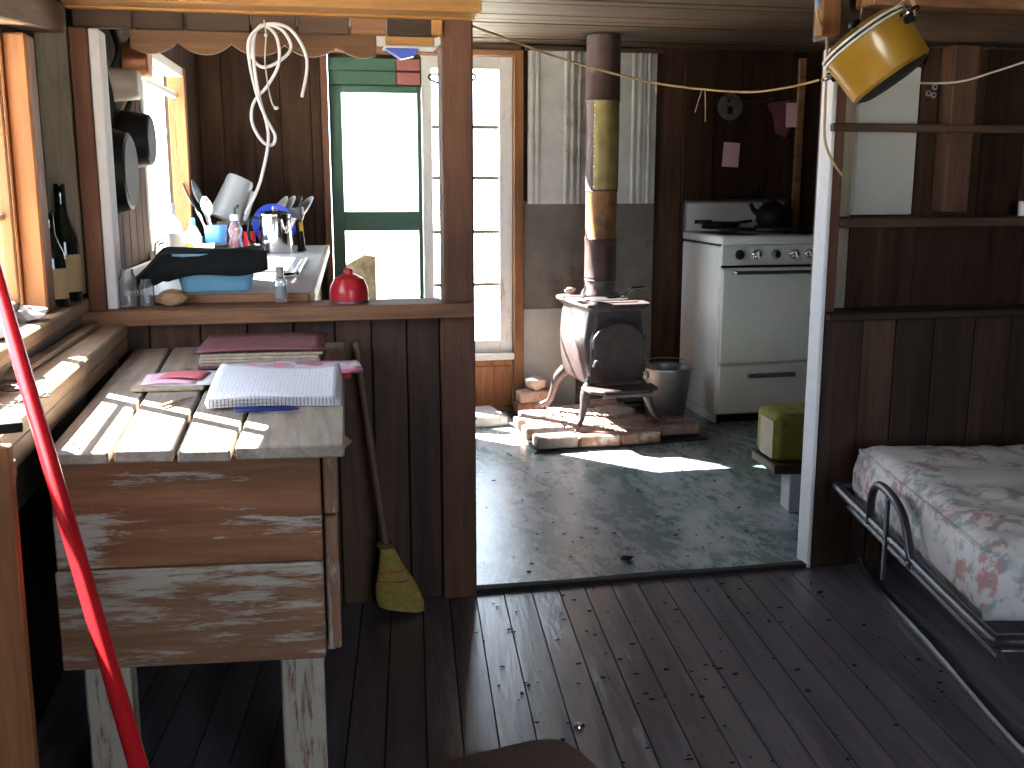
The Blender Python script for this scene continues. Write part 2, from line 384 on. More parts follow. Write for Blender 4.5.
# ================================================================== SETTING
# yard outside
bm = bmesh.new(); bmesh.ops.create_grid(bm, x_segments=2, y_segments=2, size=60)
struct(link('ground', from_bm(bm), 'outside', None, (0, 0, -.45)), 'pale dry yard outside the cabin windows', 'ground')

# ---- main floor: narrow planks, running a little askew of the walls
fl = sempty('floor', 'dark worn plank floor of the front room', 'floor')
bxr('subfloor', -.75, 4.05, -1.6, 3.03, -.12, -.024, 'black_gap', fl, 0)
ang = R(-6.3); pw = .087
dirv = Vector((-math.sin(ang), math.cos(ang), 0)); sidev = Vector((math.cos(ang), math.sin(ang), 0))
x = -1.3
while x < 4.4:
    w = pw * rnd.choice([1, 1, 1, 1.08, .94])
    # plank as a quad from the partition line back behind the camera, clipped to the room
    def pt(s, u):   # s across, u back from partition
        p = Vector((s, 3.012, 0)) - dirv * u; return p
    u1 = 4.55
    poly = [pt(x + .0018, 0), pt(x + w - .0018, 0), pt(x + w - .0018, u1), pt(x + .0018, u1)]
    # clip against walls x=-.70 and x=4.02
    def clip(poly, a, c, keep):
        out = []
        for i in range(len(poly)):
            p, q = poly[i], poly[(i + 1) % len(poly)]
            ip, iq = keep * (p.x - c) >= 0, keep * (q.x - c) >= 0
            if ip: out.append(p)
            if ip != iq: tt = (c - p.x) / (q.x - p.x); out.append(p.lerp(q, tt))
        return out
    poly = clip(poly, 0, -.70, 1); poly = clip(poly, 0, 4.02, -1) if poly else poly
    if len(poly) >= 3:
        cen = sum(poly, Vector()) / len(poly)
        zt = rnd.uniform(-.0006, .0)
        o = prism('plank', [tuple((Matrix.Rotation(-ang, 3, 'Z') @ (p - cen))[:2]) for p in poly], 'z', -.022, zt, 'floor', fl,
                  (cen.x, cen.y, 0), (0, 0, ang))
    x += w

# ---- kitchen floor
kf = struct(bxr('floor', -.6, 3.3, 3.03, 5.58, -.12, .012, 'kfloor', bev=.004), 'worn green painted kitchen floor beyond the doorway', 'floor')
struct(tag(prism('trim_1', [(.51, 3.005), (1.63, 3.005), (1.63, 3.04), (1.35, 3.032), (1.05, 3.045), (.8, 3.035), (.51, 3.045)], 'z', -.005, .014, 'black_gap', bev=.002),
    'dark splintered threshold edge across the kitchen doorway', 'threshold'))

# ---- kitchen back wall y=5.52 with door opening x .19..1.155, z 0..1.875
YB = 5.52
wb = sempty('wall_back', 'dark vertical board wall at the far end of the kitchen', 'wall')
bxr('backing', -.47, .165, YB + .02, YB + .08, -.1, 2.15, 'black_gap', wb, 0)
bxr('backing', 1.19, 3.35, YB + .02, YB + .08, -.1, 2.15, 'black_gap', wb, 0)
bxr('backing', .165, 1.19, YB + .02, YB + .08, 1.9, 2.15, 'black_gap', wb, 0)
def vboards(parent, x0, x1, y, z0, z1, w, mat, th=.02, jit=.15, face=-1, name='board', gap=.003):
    x = x0
    while x < x1 - .02:
        ww = min(w * rnd.uniform(1 - jit, 1 + jit), x1 - x)
        if x1 - (x + ww) < .03: ww = x1 - x
        d = rnd.uniform(-.003, .003)
        box(name, (ww - gap, th, z1 - z0), (x + ww / 2, y + d - face * th / 2, (z0 + z1) / 2), mat, parent, bev=.003)
        x += ww
vboards(wb, -.45, .165, YB, 0.0, 2.0, .145, 'wall_dark')
vboards(wb, 1.19, 3.3, YB, 0.0, 2.0, .155, 'wall_dark')
bxr('board', .165, 1.19, YB, YB + .02, 1.90, 2.0, 'wall_dark_x', wb)
# door casing
dc = sempty('trim_2', 'dark brown wooden casing around the back door and its side window', 'door casing')
bxr('jamb', .165, .20, YB - .025, YB + .06, 0, 1.9, 'post_red', dc)
bxr('jamb', 1.15, 1.20, YB - .03, YB + .06, 0, 1.9, 'pine_z', dc)
bxr('head', .165, 1.20, YB - .025, YB + .06, 1.875, 1.905, 'shelf_red', dc)
bxr('sill', .165, 1.20, YB - .01, YB + .10, -.02, .03, 'shelf_red', dc)
# green screen door
sd = sempty('door_1', 'green painted screen door beside the white paned window', 'door', (0, 0, 0))
D0, D1 = .205, .672; yd = YB + .02
bxr('stile', D0, D0 + .062, yd, yd + .03, .03, 1.72, 'green_door', sd)
bxr('stile', D1 - .022, D1, yd, yd + .03, .03, 1.72, 'green_door', sd)
bxr('rail', D0 + .062, D1 - .022, yd, yd + .03, 1.685, 1.72, 'green_x', sd)
bxr('rail', D0 + .062, D1 - .022, yd, yd + .03, .99, 1.09, 'green_x', sd)
bxr('rail', D0 + .062, D1 - .022, yd, yd + .03, .03, .36, 'green_x', sd)
bxr('screen', D0 + .055, D1 - .018, yd + .017, yd + .019, .36, 1.69, 'screen', sd, 0)
db = sempty('trim_3', 'green and faded red boards filling the gap above the screen door', 'boards')
for i, (z0, z1) in enumerate(((1.725, 1.79), (1.793, 1.855))):
    bxr('board', D0, .545, yd - .008, yd + .02, z0, z1, 'green_x', db)
    bxr('board', .548, D1 - .005, yd - .012, yd + .02, z0 + .002, z1 - .004, 'pink_x', db)
bxr('board', D0, .675, yd + .021, yd + .034, 1.715, 1.876, 'wall_dark_x', db)
# white multi-pane window next to it
w3 = sempty('window_3', 'tall white framed window with five rows of panes beside the stove', 'window')
A0, A1 = .675, 1.148
bxr('stile', A0, A0 + .05, yd - .01, yd + .03, .33, 1.872, 'white_sash', w3)
bxr('stile', A1 - .07, A1, yd - .01, yd + .03, .33, 1.872, 'white_sash', w3)
bxr('rail', A0 + .05, A1 - .07, yd - .01, yd + .03, 1.81, 1.872, 'white_sash', w3)
bxr('rail', A0 + .05, A1 - .07, yd - .01, yd + .03, .33, .40, 'white_sash', w3)
zs = [.40, .70, .98, 1.26, 1.52, 1.81]
for z in zs[1:-1]:
    bxr('muntin', A0 + .05, A1 - .07, yd + .002, yd + .02, z - .009, z + .009, 'grey_z', w3, .001)
for a, b in zip(zs, zs[1:]):
    bxr('pane', A0 + .05, A1 - .07, yd + .009, yd + .012, a + .009, b - .009, 'pane', w3, 0)
bxr('sill', A0 - .01, A1 + .002, yd - .05, yd + .03, .295, .33, 'white_sash', w3)
dp = sempty('trim_4', 'orange brown wooden panel under the white window', 'panel')
bxr('panel', A0, A1, yd - .005, yd + .03, .03, .255, 'brown_panel', dp)
bxr('rail', A0, A1, yd - .012, yd + .03, .258, .293, 'brown_panel', dp)
portal((.675, YB + .09, .97), (R(-90), 0, 0), .94, 1.75)

# ---- kitchen left wall (leans a little off square), with a window
KA = R(-3.06)
KW = sempty('wall_left', 'dark vertical board wall on the left side of the kitchen', 'wall', (-.55, 3.09, 0), KA)
def kw(name, y0, y1, z0, z1, mat, d0=-.02, d1=0.0, bev=.003, parent=None): return bxr(name, d0, d1, y0, y1, z0, z1, mat, parent or KW, bev)
WY0, WY1, WZ0, WZ1 = .90, 1.88, 1.0, 1.70
for (a, b, c, d) in ((-.05, WY0, -.1, 2.1), (WY1, 2.6, -.1, 2.1), (WY0, WY1, -.1, WZ0), (WY0, WY1, WZ1, 2.1)):
    kw('backing', a, b, c, d, 'black_gap', -.08, -.022, 0)
for ya, yb_, segs in ((0, WY0, [(0, 2.0)]), (WY0, WY1, [(0, WZ0), (WZ1, 2.0)]), (WY1, 2.44, [(0, 2.0)])):
    nb = max(1, round((yb_ - ya) / .115))
    for i in range(nb):
        for z0, z1 in segs: kw('board', ya + (yb_ - ya) * i / nb, ya + (yb_ - ya) * (i + 1) / nb - .003, z0, z1, 'wall_dark')
w1 = sempty('window_1', 'bright narrow window over the kitchen counter', 'window', (-.55, 3.09, 0), KA)
bxr('jamb', -.06, .012, WY1 - .03, WY1 + .022, WZ0, WZ1 + .03, 'pine_z', w1)
bxr('jamb', -.06, .008, WY0 - .012, WY0 + .02, WZ0, WZ1 + .03, 'white_sash', w1)
bxr('head', -.06, .008, WY0 + .02, WY1 - .03, WZ1 - .01, WZ1 + .03, 'white_sash', w1)
bxr('sill', -.06, .05, WY0 - .02, WY1 + .03, WZ0 - .03, WZ0, 'white_sash', w1)
bxr('meeting_rail', -.045, -.02, WY0 + .02, WY1 - .03, 1.60, 1.625, 'white_sash', w1)
bxr('pane', -.036, -.033, WY0 + .02, WY1 - .03, WZ0, 1.60, 'pane', w1, 0)
bxr('pane', -.036, -.033, WY0 + .02, WY1 - .03, 1.625, WZ1 - .01, 'pane', w1, 0)
portal((-.55 - .09 + .0535 * 1.39, 3.09 + 1.39, 1.35), (0, R(-90), KA), .7, .98)
# kitchen right wall, out of sight behind the shelves
kr = sempty('wall_right', 'dark board wall on the right side of the kitchen', 'wall')
bxr('backing', 3.3, 3.36, 3.0, 5.6, -.1, 2.1, 'wall_dark', kr, 0)

# ---- kitchen ceiling: narrow boards across
ck = sempty('ceiling', 'low board ceiling of the kitchen around the stove pipe', 'ceiling')
ZC = 1.935
bxr('backing', -.56, 3.35, 3.0, 5.6, ZC + .03, ZC + .08, 'black_gap', ck, 0)
y = 3.1
while y < 5.5:
    w = rnd.choice([.09, .095, .14]); w = min(w, 5.52 - y)
    o = bxr('board', -.54, 3.3, y + .002, y + w - .002, ZC + rnd.uniform(0, .006), ZC + .03, 'ceiling', ck, .005); y += w
# ---- main room ceiling, side walls and the wall behind the camera
cm = struct(bxr('ceiling', -.8, 4.1, -1.65, 3.2, 2.021, 2.08, 'ceiling', bev=0), 'board ceiling of the front room', 'ceiling')
wr = struct(bxr('wall_right', 4.02, 4.1, -1.65, 3.1, -.1, 2.05, 'wall_dark', bev=0), 'dark right wall of the front room', 'wall')
wf = sempty('wall_front', 'wall with a window behind the camera', 'wall')
FX0, FX1, FZ0, FZ1 = .35, 1.75, .75, 1.75
bxr('panel', -.8, FX0, -1.65, -1.6, -.1, 2.05, 'wall_dark', wf, 0); bxr('panel', FX1, 4.1, -1.65, -1.6, -.1, 2.05, 'wall_dark', wf, 0)
bxr('panel', FX0, FX1, -1.65, -1.6, -.1, FZ0, 'wall_dark', wf, 0); bxr('panel', FX0, FX1, -1.65, -1.6, FZ1, 2.05, 'wall_dark', wf, 0)
portal(((FX0 + FX1) / 2, -1.66, (FZ0 + FZ1) / 2), (R(90), 0, 0), FX1 - FX0, FZ1 - FZ0)

# ---- main room left wall with window, posts, sill and ledge
XW = -.625
wl = sempty('wall_left', 'rough boarded left wall of the front room beside the desk', 'wall')
MY0, MY1, MZ0, MZ1 = 1.35, 2.625, .945, 1.61
bxr('panel', XW - .014, XW - .0, -1.65, MY0, -.1, 2.05, 'wall_dark', wl, 0)
bxr('panel', XW - .014, XW - .0, MY1, 3.0, -.1, 2.05, 'wall_dark', wl, 0)
bxr('panel', XW - .014, XW - .0, MY0, MY1, -.1, MZ0, 'wall_dark', wl, 0)
bxr('panel', XW - .014, XW - .0, MY0, MY1, MZ1, 2.05, 'wall_dark', wl, 0)
bxr('board', -.624, -.548, 2.97, 2.994, .951, 1.64, 'grey_z', wl)
w2 = sempty('window_2', 'sunlit paned window at the left edge of the front room', 'window')
bxr('stile', XW - .013, XW + .02, 2.52, 2.537, MZ0, MZ1, 'pine_z', w2); bxr('stile', XW - .013, XW + .006, 2.61, MY1, MZ0, MZ1, 'pine_z', w2)
bxr('pane', XW - .006, XW - .003, 2.537, 2.61, MZ0, MZ1, 'pane', w2, 0)
bxr('stile', XW - .013, XW + .02, MY0, MY0 + .05, MZ0, MZ1, 'pine_z', w2)
bxr('rail', XW - .013, XW + .02, MY0 + .05, 2.52, MZ0, MZ0 + .04, 'ledge', w2)
bxr('rail', XW - .013, XW + .02, MY0 + .05, 2.52, MZ1 - .04, MZ1, 'ledge', w2)
ys = [MY0 + .05, 1.75, 2.1, 2.52]; zz = [MZ0 + .04, 1.17, 1.37, MZ1 - .04]
for yv in ys[1:-1]: bxr('muntin', XW - .008, XW + .004, yv - .007, yv + .007, MZ0 + .04, MZ1 - .04, 'ledge', w2, .002)
for zv in zz[1:-1]: bxr('muntin', XW - .0075, XW + .0045, MY0 + .05, 2.52, zv - .007, zv + .007, 'ledge', w2, .002)
for a, b in zip(ys, ys[1:]):
    for c, d in zip(zz, zz[1:]): bxr('pane', XW - .006, XW - .003, a + .007, b - .007, c + .007, d - .007, 'pane', w2, 0)
portal((XW - .03, (MY0 + MY1) / 2, (MZ0 + MZ1) / 2), (0, R(-90), 0), MZ1 - MZ0, MY1 - MY0)
struct(tag(bxr('trim_5', -.622, -.570, 2.63, 2.715, .941, 1.575, 'pine_z', bev=.005), 'orange pine post standing on the window sill', 'post'))
struct(tag(bxr('trim_6', -.624, -.54, -1.5, 2.969, .905, .94, 'ledge', bev=.004), 'deep window sill board along the left wall', 'sill'))
# sill fascia and the ledge below
struct(tag(bxr('trim_7', -.585, -.556, -1.5, 2.98, .60, .904, 'grey_y', bev=.003), 'weathered fascia board under the window sill', 'board'))
lg = thing('wall_ledge', 'long sunlit timber ledge running along the left wall beside the desk', 'ledge', (-.49, 1.0, .79))
bxr('plank', -.555, -.447, -1.4, 2.985, .835, .87, 'ledge', lg, .004, (-.49, 1.0, .79)); bxr('rail', -.49, -.452, -1.4, 2.985, .79, .834, 'ledge', lg, .004, (-.49, 1.0, .79))
for yy in (2.35, 2.80): bxr('bracket', -.53, -.455, yy, yy + .045, .62, .79, 'grey_z', lg, .003, (-.49, 1.0, .79))
# plate beam above that window
beam = box('trim_8', (.085, 1.75, .075), (-.615, 2.13, 1.588), 'plate', rot=(R(4.6), 0, R(-1.5)), bev=.004)
struct(tag(beam, 'rough timber plate over the left window', 'beam'))

# ---- partition, left of the doorway
wp = sempty('wall_partition', 'low dark board partition under the kitchen shelf', 'wall')
bxr('backing', -.76, -.56, 3.0, 3.06, 0, 2.05, 'wall_dark', wp, 0)
bxr('backing', -.76, .42, 3.03, 3.06, 0, .86, 'black_gap', wp, 0)
vboards(wp, -.62, .408, 3.005, .0, .86, .118, 'partition', .025)
bxr('corner_board', .408, .509, 2.985, 3.005, 0, .862, 'post_red', wp)
struct(tag(bxr('trim_9', .424, .512, 3.006, 3.10, 0, 1.69, 'post_red', bev=.006), 'reddish square post between the kitchen shelf and the doorway', 'post'))
struct(tag(bxr('trim_10', -.545, -.499, 2.985, 3.09, .02, 1.636, 'post_red', bev=.004), 'reddish stud at the left end of the kitchen opening', 'post'))
struct(tag(bxr('trim_11', -.497, -.470, 2.99, 3.09, .906, 1.634, 'white_post', bev=.003), 'white painted strip beside the hanging pans', 'board'))
sh = prism('kitchen_shelf', [(-.56, 2.95), (.50, 2.95), (.50, 3.004), (.423, 3.004), (.423, 3.112), (-.498, 3.112), (-.498, 2.984), (-.56, 2.984)], 'z', .863, .905, 'shelf_red', bev=.003)
tag(sh, 'thick reddish shelf board on top of the low partition', 'shelf')
hb = sempty('trim_12', 'orange pine beam across the top of the kitchen opening', 'beam')
bxr('beam', -.545, .512, 2.86, 2.965, 1.685, 1.83, 'pine_x', hb, .004); bxr('strip', -.545, .512, 2.966, 3.0, 1.68, 1.70, 'pine_x', hb, .002)
hd = sempty('trim_13', 'dark short header boards under the pine beam', 'boards')
xx = -.535
for w in (.15, .13, .17, .12, .14, .10, .145):
    bxr('board', xx, xx + w - .004, 3.004, 3.03 + rnd.uniform(-.004, .004), 1.638, 1.70, 'shelf_red' if w == .10 else 'wall_dark_x', hd); xx += w
bxr('block', .395, .424, 2.985, 3.004, 1.64, 1.685, 'pine_x', hd)
# scalloped valance
vp = [(-.40, 1.645)]; n = 60
bot = []
for i in range(n + 1):
    u = i / n; xv = -.40 + u * .645
    ph = (u * 4.6) % 1.0
    bot.append((xv, 1.612 - .032 * abs(math.sin(math.pi * (u * 4.6 + .15))) ** .7))
pts = [(-.40, 1.66)] + bot + [(.245, 1.66)]
struct(tag(prism('trim_14', pts, 'y', 3.035, 3.055, 'valance', bev=.001), 'scalloped brown wooden valance over the sink', 'valance'))
# upper closing boards above the beam so the two rooms meet
struct(tag(bxr('trim_15', -.75, .512, 3.0, 3.09, 1.702, 2.05, 'wall_dark_x', bev=0), 'dark boards above the kitchen opening', 'boards'))
struct(tag(bxr('trim_16', .512, 1.6, 3.02, 3.09, 1.97, 2.05, 'wall_dark_x', bev=0), 'dark header high above the doorway', 'beam'))

# ---- partition, right of the doorway: half wall, cavity shelves above
wq = sempty('wall_partition', 'low dark board partition behind the bed with open shelves above', 'wall')
X0 = 1.622
vboards(wq, X0, 4.0, 3.005, .0, .815, .13, 'partition', .025)
bxr('backing', X0 + .01, 4.0, 3.03, 3.035, 0, .815, 'black_gap', wq, 0)
# back boarding of the cavity: separate boards at the kitchen side
yb = 3.115
def cb(n_, x0, x1, z0, z1, mat, dy=0): bxr(n_, x0, x1, yb - dy, yb + .02, z0, z1, mat, wq, .003)
cb('board', X0 + .02, 1.752, .84, 1.66, 'grey_z')
cb('board', 1.755, 1.99, .84, 1.105, 'wall_dark'); cb('white_board', 1.757, 1.966, 1.14, 1.60, 'plaster', .004)
cb('board', 1.756, 1.99, 1.605, 1.66, 'wall_dark')
cb('board', 1.97, 2.05, 1.11, 1.66, 'wall_dark'); cb('board', 1.995, 2.4, .84, 1.105, 'brown_panel' if False else 'wall_dark')
x = 2.053
while x < 4.0:
    cb('board', x, x + .15, 1.108, 1.66, 'wall_dark')
    if x > 2.3: cb('board', x + .1, x + .247, .84, 1.105, 'wall_dark')
    x += .153
bxr('stud', 2.03, 2.115, 3.035, yb - .006, 1.15, 1.66, 'partition', wq); bxr('stud', 2.9, 2.985, 3.035, yb - .006, 1.15, 1.66, 'partition', wq)
struct(tag(bxr('trim_17', 1.608, 1.6215, 3.0, 3.075, 0, 1.64, 'white_post', bev=.003), 'white painted upright edging the doorway on the right', 'post'))
struct(tag(bxr('trim_18', X0, 1.66, 3.012, 3.11, .842, 1.64, 'post_red', bev=.003), 'brown stud behind the white doorway upright', 'post'))
ledge = tag(bxr('ledge_shelf', 1.6225, 4.0, 2.975, 3.112, .817, .840, 'wall_dark_x', bev=.004), 'dark ledge board capping the partition behind the bed', 'shelf')
tag(bxr('shelf_board', 1.662, 4.0, 2.985, 3.108, 1.105, 1.135, 'wall_dark_x', bev=.004), 'middle dark shelf board with the candle on it', 'shelf')
tag(bxr('shelf_board', 1.60, 4.0, 2.972, 2.998, 1.394, 1.418, 'wall_dark_x', bev=.004), 'narrow dark rail crossing in front of the white board', 'shelf')
tb = sempty('trim_19', 'orange brown beam and block over the shelves on the right', 'beam')
bxr('beam', 1.585, 4.0, 3.0, 3.11, 1.665, 2.02, 'wall_dark_x', tb, .004); bxr('beam', 1.64, 4.0, 2.86, 2.96, 1.74, 1.9, 'shelf_red', tb, .004)
bxr('block', 1.532, 1.594, 2.95, 2.998, 1.665, 1.82, 'pine_z', tb, .004)
# three small washers on the boards, black dots painted in for their dark holes
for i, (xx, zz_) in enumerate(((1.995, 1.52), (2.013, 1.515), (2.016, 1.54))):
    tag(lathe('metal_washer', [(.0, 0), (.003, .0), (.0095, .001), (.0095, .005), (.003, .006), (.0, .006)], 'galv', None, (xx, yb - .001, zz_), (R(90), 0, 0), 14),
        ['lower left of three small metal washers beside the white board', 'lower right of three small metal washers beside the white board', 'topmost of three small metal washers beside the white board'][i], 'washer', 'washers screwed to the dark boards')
    lathe('hole_dot', [(0, .0062), (.0042, .0062), (.0035, .0075), (0, .008)], 'black', bpy.data.objects['metal_washer' + ('' if i == 0 else '.%03d' % i)], n=10)

# ================================================================== THINGS
# ---- desk: plank top on a peeling painted bin with legs
DX = thing('work_desk', 'plank topped desk with peeling white painted boards against the partition', 'desk', (-.18, 2.38, 0))
o_ = (-.18, 2.38, 0)
def dk(pts, z0, z1, name, mat, bev=.003): return prism(name, [(a - o_[0], b - o_[1]) for a, b in pts], 'z', z0, z1, mat, DX, bev=bev)
fx = [-.425, -.315, -.21, -.115, .077]; bx_ = [-.437, -.335, -.20, -.06, .135]
for i in range(4):
    g = .004
    j = [.0, .006, -.004, .004][i]
    fy = lambda xx: 1.826 - .092 * (xx + .425)
    dk([(fx[i] + g, fy(fx[i]) + j), (fx[i + 1] - g, fy(fx[i + 1]) + j), (bx_[i + 1] - g, 2.965), (bx_[i] + g, 2.965)], .778, .80 + [0, .001, -.001, .0015][i], 'top_plank', 'grey_y')
DS = R(-5.2)
box('apron_board', (.462, .024, .200), (-.198 - o_[0], 1.866 - o_[1], .675), 'desk_paint', DX, (0, 0, DS)); box('apron_board', (.465, .026, .186), (-.20 - o_[0], 1.864 - o_[1], .480), 'desk_paint2', DX, (0, 0, DS))
bxr('side_board', .034, .052, 1.868, 2.94, .57, .775, 'desk_paint2', DX, .003, o_); bxr('side_board', .034, .052, 1.868, 2.94, .385, .567, 'desk_paint2', DX, .003, o_)
bxr('side_board', -.43, -.41, 1.905, 2.94, .385, .775, 'desk_paint2', DX, .003, o_)
bxr('corner_strip', .036, .062, 1.838, 1.866, .66, .776, 'desk_leg', DX, .003, o_); bxr('corner_strip', .036, .060, 1.840, 1.866, .40, .655, 'desk_leg', DX, .003, o_)
bxr('back_board', -.41, .032, 2.93, 2.95, .385, .775, 'desk_paint2', DX, .003, o_); bxr('bottom_board', -.41, .031, 1.91, 2.93, .386, .40, 'grey_y', DX, .003, o_)
for (lx, ly) in ((-.40, 1.905), (-.048, 1.872), (-.40, 2.84), (-.045, 2.84)):
    bxr('leg', lx - .005, lx + .075, ly, ly + .075, 0.001, .385, 'desk_leg', DX, .004, o_)

# ---- papers on the desk
ZD = .803
lb = thing('ledger_book', 'thick worn maroon ledger with ragged page edges on the desk', 'book', (-.08, 2.70, ZD), R(-3))
box('cover', (.30, .25, .005), (0, 0, .003), 'maroon', lb, bev=.001); 
for i in range(4):
    box('page_block', (.29 + rnd.uniform(-.008, .006), .242 + rnd.uniform(-.006, .006), .0072), (rnd.uniform(-.003, .003), rnd.uniform(-.004, .004), .0098 + i * .0075), 'pages', lb, (0, 0, R(rnd.uniform(-1, 1))), .0015)
grid('cover', 8, 4, lambda u, v: ((u - .5) * .305, (v - .5) * .252,   .0435 + .004 * math.sin(u * 3) + .003 * v), 'maroon', lb, thick=.004)
mg = tag(grid('magazine', 10, 4, lambda u, v: ((u - .5) * .30, (v - .5) * .145, .012 + .006 * math.sin(v * 3.1) + .004 * math.sin(u * 5)), 'magazine', None, (-.005, 2.495, ZD + .003), (0, 0, R(4)), .006), 'colourful glossy magazine tucked under the open notebook', 'magazine')
tag(grid('red_folder', 4, 4, lambda u, v: ((u - .5) * .14, (v - .5) * .2, .003 + .004 * u), 'redcard', None, (.055, 2.475, ZD - .0005), (0, 0, R(-5)), .002), 'small red card folder at the right edge of the desk', 'folder')
nb = thing('spiral_notebook', 'open white spiral notebook covered in handwriting on the desk', 'notebook', (-.045, 2.265, ZD + .002), R(-3))
grid('page', 16, 8, lambda u, v: ((u - .5) * .262, (v - .5) * .30, .014 + .010 * math.sin(v * 2.2) + .007 * math.sin(u * 4.2 + v * 2) + .01 * v), 'page', nb, thick=.0015)
for i in range(3):
    grid('page_block', 10, 4, lambda u, v, i=i: ((u - .5) * .265 + .002 * i, (v - .5) * .30 - .002 * i, .0105 - i * .0042 + .010 * math.sin(v * 2.2) * (1 - i * .3) + (.007 * math.sin(u * 4.2 + v * 2) + .008 * v) * (1 - i * .33)), 'paper', nb, thick=.003)
bmx = bmesh.new()
for i in range(34):
    xx = -.122 + i * .0074
    ring = [(xx, -.151 + .006 * math.cos(a), .008 + .0085 * math.sin(a)) for a in [2 * math.pi * k / 9 for k in range(9)]]
    tube_bm(bmx, ring, .0009, 4, True)
link('wire_coil', from_bm(bmx), 'dullmetal', nb)
pb = thing('leaflet_pad', 'pad of pink and white leaflets with a red one on top', 'papers', (-.262, 2.40, ZD), R(-4))
box('pad', (.15, .155, .008), (-.01, 0, .004), 'pages', pb, bev=.001)
grid('white_sheet', 6, 4, lambda u, v: ((u - .5) * .15 + .012, (v - .5) * .15 + .01, .010 + .006 * u * v), 'paper', pb, thick=.001)
grid('pink_sheet', 6, 4, lambda u, v: ((u - .5) * .115 - .015, (v - .5) * .13 + .002, .0135 + .003 * math.sin(u * 4)), 'pinkpaper', pb, (0, 0, 0), (0, 0, R(5)), .001)
grid('red_sheet', 6, 4, lambda u, v: ((u - .5) * .095 + .01, (v - .5) * .085, .017 + .004 * math.sin(u * 3.1)), 'hotpink', pb, (0, .02, 0), (0, 0, R(-8)), .001)
pn = thing('ballpoint_pen', 'blue ballpoint pen lying in front of the notebook', 'pen', (-.055, 2.065, ZD + .006), R(-4))
lathe('barrel', [(0, -.055), (.0016, -.055), (.0045, -.035), (.0045, .02), (0, .02)], 'blue_pen', pn, (0, 0, 0), (0, R(-90), 0), 10)
lathe('cap', [(0, .018), (.0056, .018), (.0054, .068), (.003, .07), (0, .07)], 'blue_pen', pn, (0, 0, 0), (0, R(-90), 0), 10)
box('clip', (.04, .002, .002), (-.047, 0, .006), 'blue_pen', pn, bev=.0005)
tag(tube('wood_splinter', [(-.268, 2.15, ZD + .004), (-.24, 2.20, ZD + .004), (-.215, 2.235, ZD + .003)], [.004, .004, .002], 'ledge', n=6), 'small wood splinter lying between the planks of the desk top', 'stick')

# ---- red pole leaning on the ledge, plywood board and bar at the left edge
pa, pb_ = Vector((-.457, 1.80, 1.062)), Vector((-.220, 1.3, .512))
d_ = (pb_ - pa).normalized(); foot = pa + d_ * ((.012 - pa.z) / d_.z); top = pa - d_ * .52
rp = thing('red_pole', 'long bright red pole leaning against the window sill in front of the desk', 'pole', foot)
tube('shaft', [Vector((0, 0, 0)), (top - foot) * .5, top - foot], .0125, 'red', rp, n=14)
lathe('end_cap', [(0, -.004), (.0135, -.004), (.0135, .03), (0, .031)], 'black', rp, (0, 0, 0), (top - foot).to_track_quat('Z', 'Y').to_euler(), 14)
pl = thing('plywood_panel', 'orange plywood panel standing upright at the left edge', 'panel', (-.56, 1.5, .0))
prism('sheet', [(-.14, .0), (.165, .0), (.168, .45), (.172, .895), (-.14, .90)], 'y', -.012, .012, 'pine_z', pl, bev=.002)
bxr('edge_strip', -.14, .17, .0125, .03, .84, .87, 'grey_z', pl)
tag(tube('iron_bar', [(-.60, 1.50, .912), (-.45, 1.52, .912), (-.384, 1.55, .910)], .009, 'black', n=8), 'black iron bar lying across the top of the plywood panel', 'bar')

# ---- on the sill and ledge
def wine(name, loc, h, r, label, s=1):
    b = thing(name, label, 'bottle', loc)
    lathe('glass_body', [(0, 0), (r, 0), (r, h * .5), (r * .93, h * .56), (r * .62, h * .66), (r * .40, h * .76), (r * .36, h * .98), (r * .40, h), (0, h)], 'bottle', b, n=24)
    lathe('paper_label', [(r + .0006, h * .08), (r + .0006, h * .40)], 'label', b, n=24)
    return b
wine('wine_bottle', (-.582, 2.92, .941), .30, .037, 'tall dark wine bottle with tan label on the window sill')
wine('wine_bottle', (-.589, 2.80, .941), .235, .033, 'shorter dark bottle half hidden behind the pine post')
lump('crumpled_foil', (.07, .09, .035), 'foil', 3, None, (-.585, 2.50, .957), rough=.35)
tag(bpy.data.objects['crumpled_foil'], 'crumpled silver foil on the sill at the foot of the pine post', 'foil')
tag(lump('crumpled_paper', (.06, .13, .04), 'paper', 5, None, (-.583, 2.24, .958), rough=.3), 'crumpled white paper on the sill by the red pole', 'paper')
wc = []
rw = random.Random(4)
for k in range(40):
    a = k * .55; rr = .045 + .02 * rw.random()
    wc.append((rr * math.cos(a), rr * 1.3 * math.sin(a), .004 + .014 * rw.random()))
tag(tube('wire_tangle', wc, .0012, 'dark_metal', None, (-.492, 1.93, .872), n=5, sm=3), 'small tangle of thin dark wire on the ledge', 'wire')
tag(box('wooden_stick', (.03, .75, .012), (-.532, 2.52, .8765), 'grey_y', rot=(0, 0, R(-2)), bev=.002), 'thin weathered stick lying on the ledge against the sill', 'stick')

# glass jars at the left end of the shelf
for (xx, yy, rr, hh, lab) in ((-.448, 3.03, .024, .105, 'taller clear glass jar at the left end of the shelf'), (-.402, 3.045, .021, .075, 'shorter clear glass jar at the left end of the shelf')):
    j = thing('glass_jar', lab, 'jar', (xx, yy, .906))
    lathe('jar_body', [(0, 0), (rr, 0), (rr, hh * .75), (rr * .7, hh * .9), (rr * .7, hh), (rr * .6, hh), (rr * .6, hh * .88), (rr * .9, hh * .72), (rr * .9, .004), (0, .004)], 'clear', j, n=18)
tag(lump('burlap_bundle', (.09, .07, .05), 'card', 9, None, (-.335, 3.05, .929), rough=.16), 'small brown paper bundle on the shelf beside the jars', 'bundle')
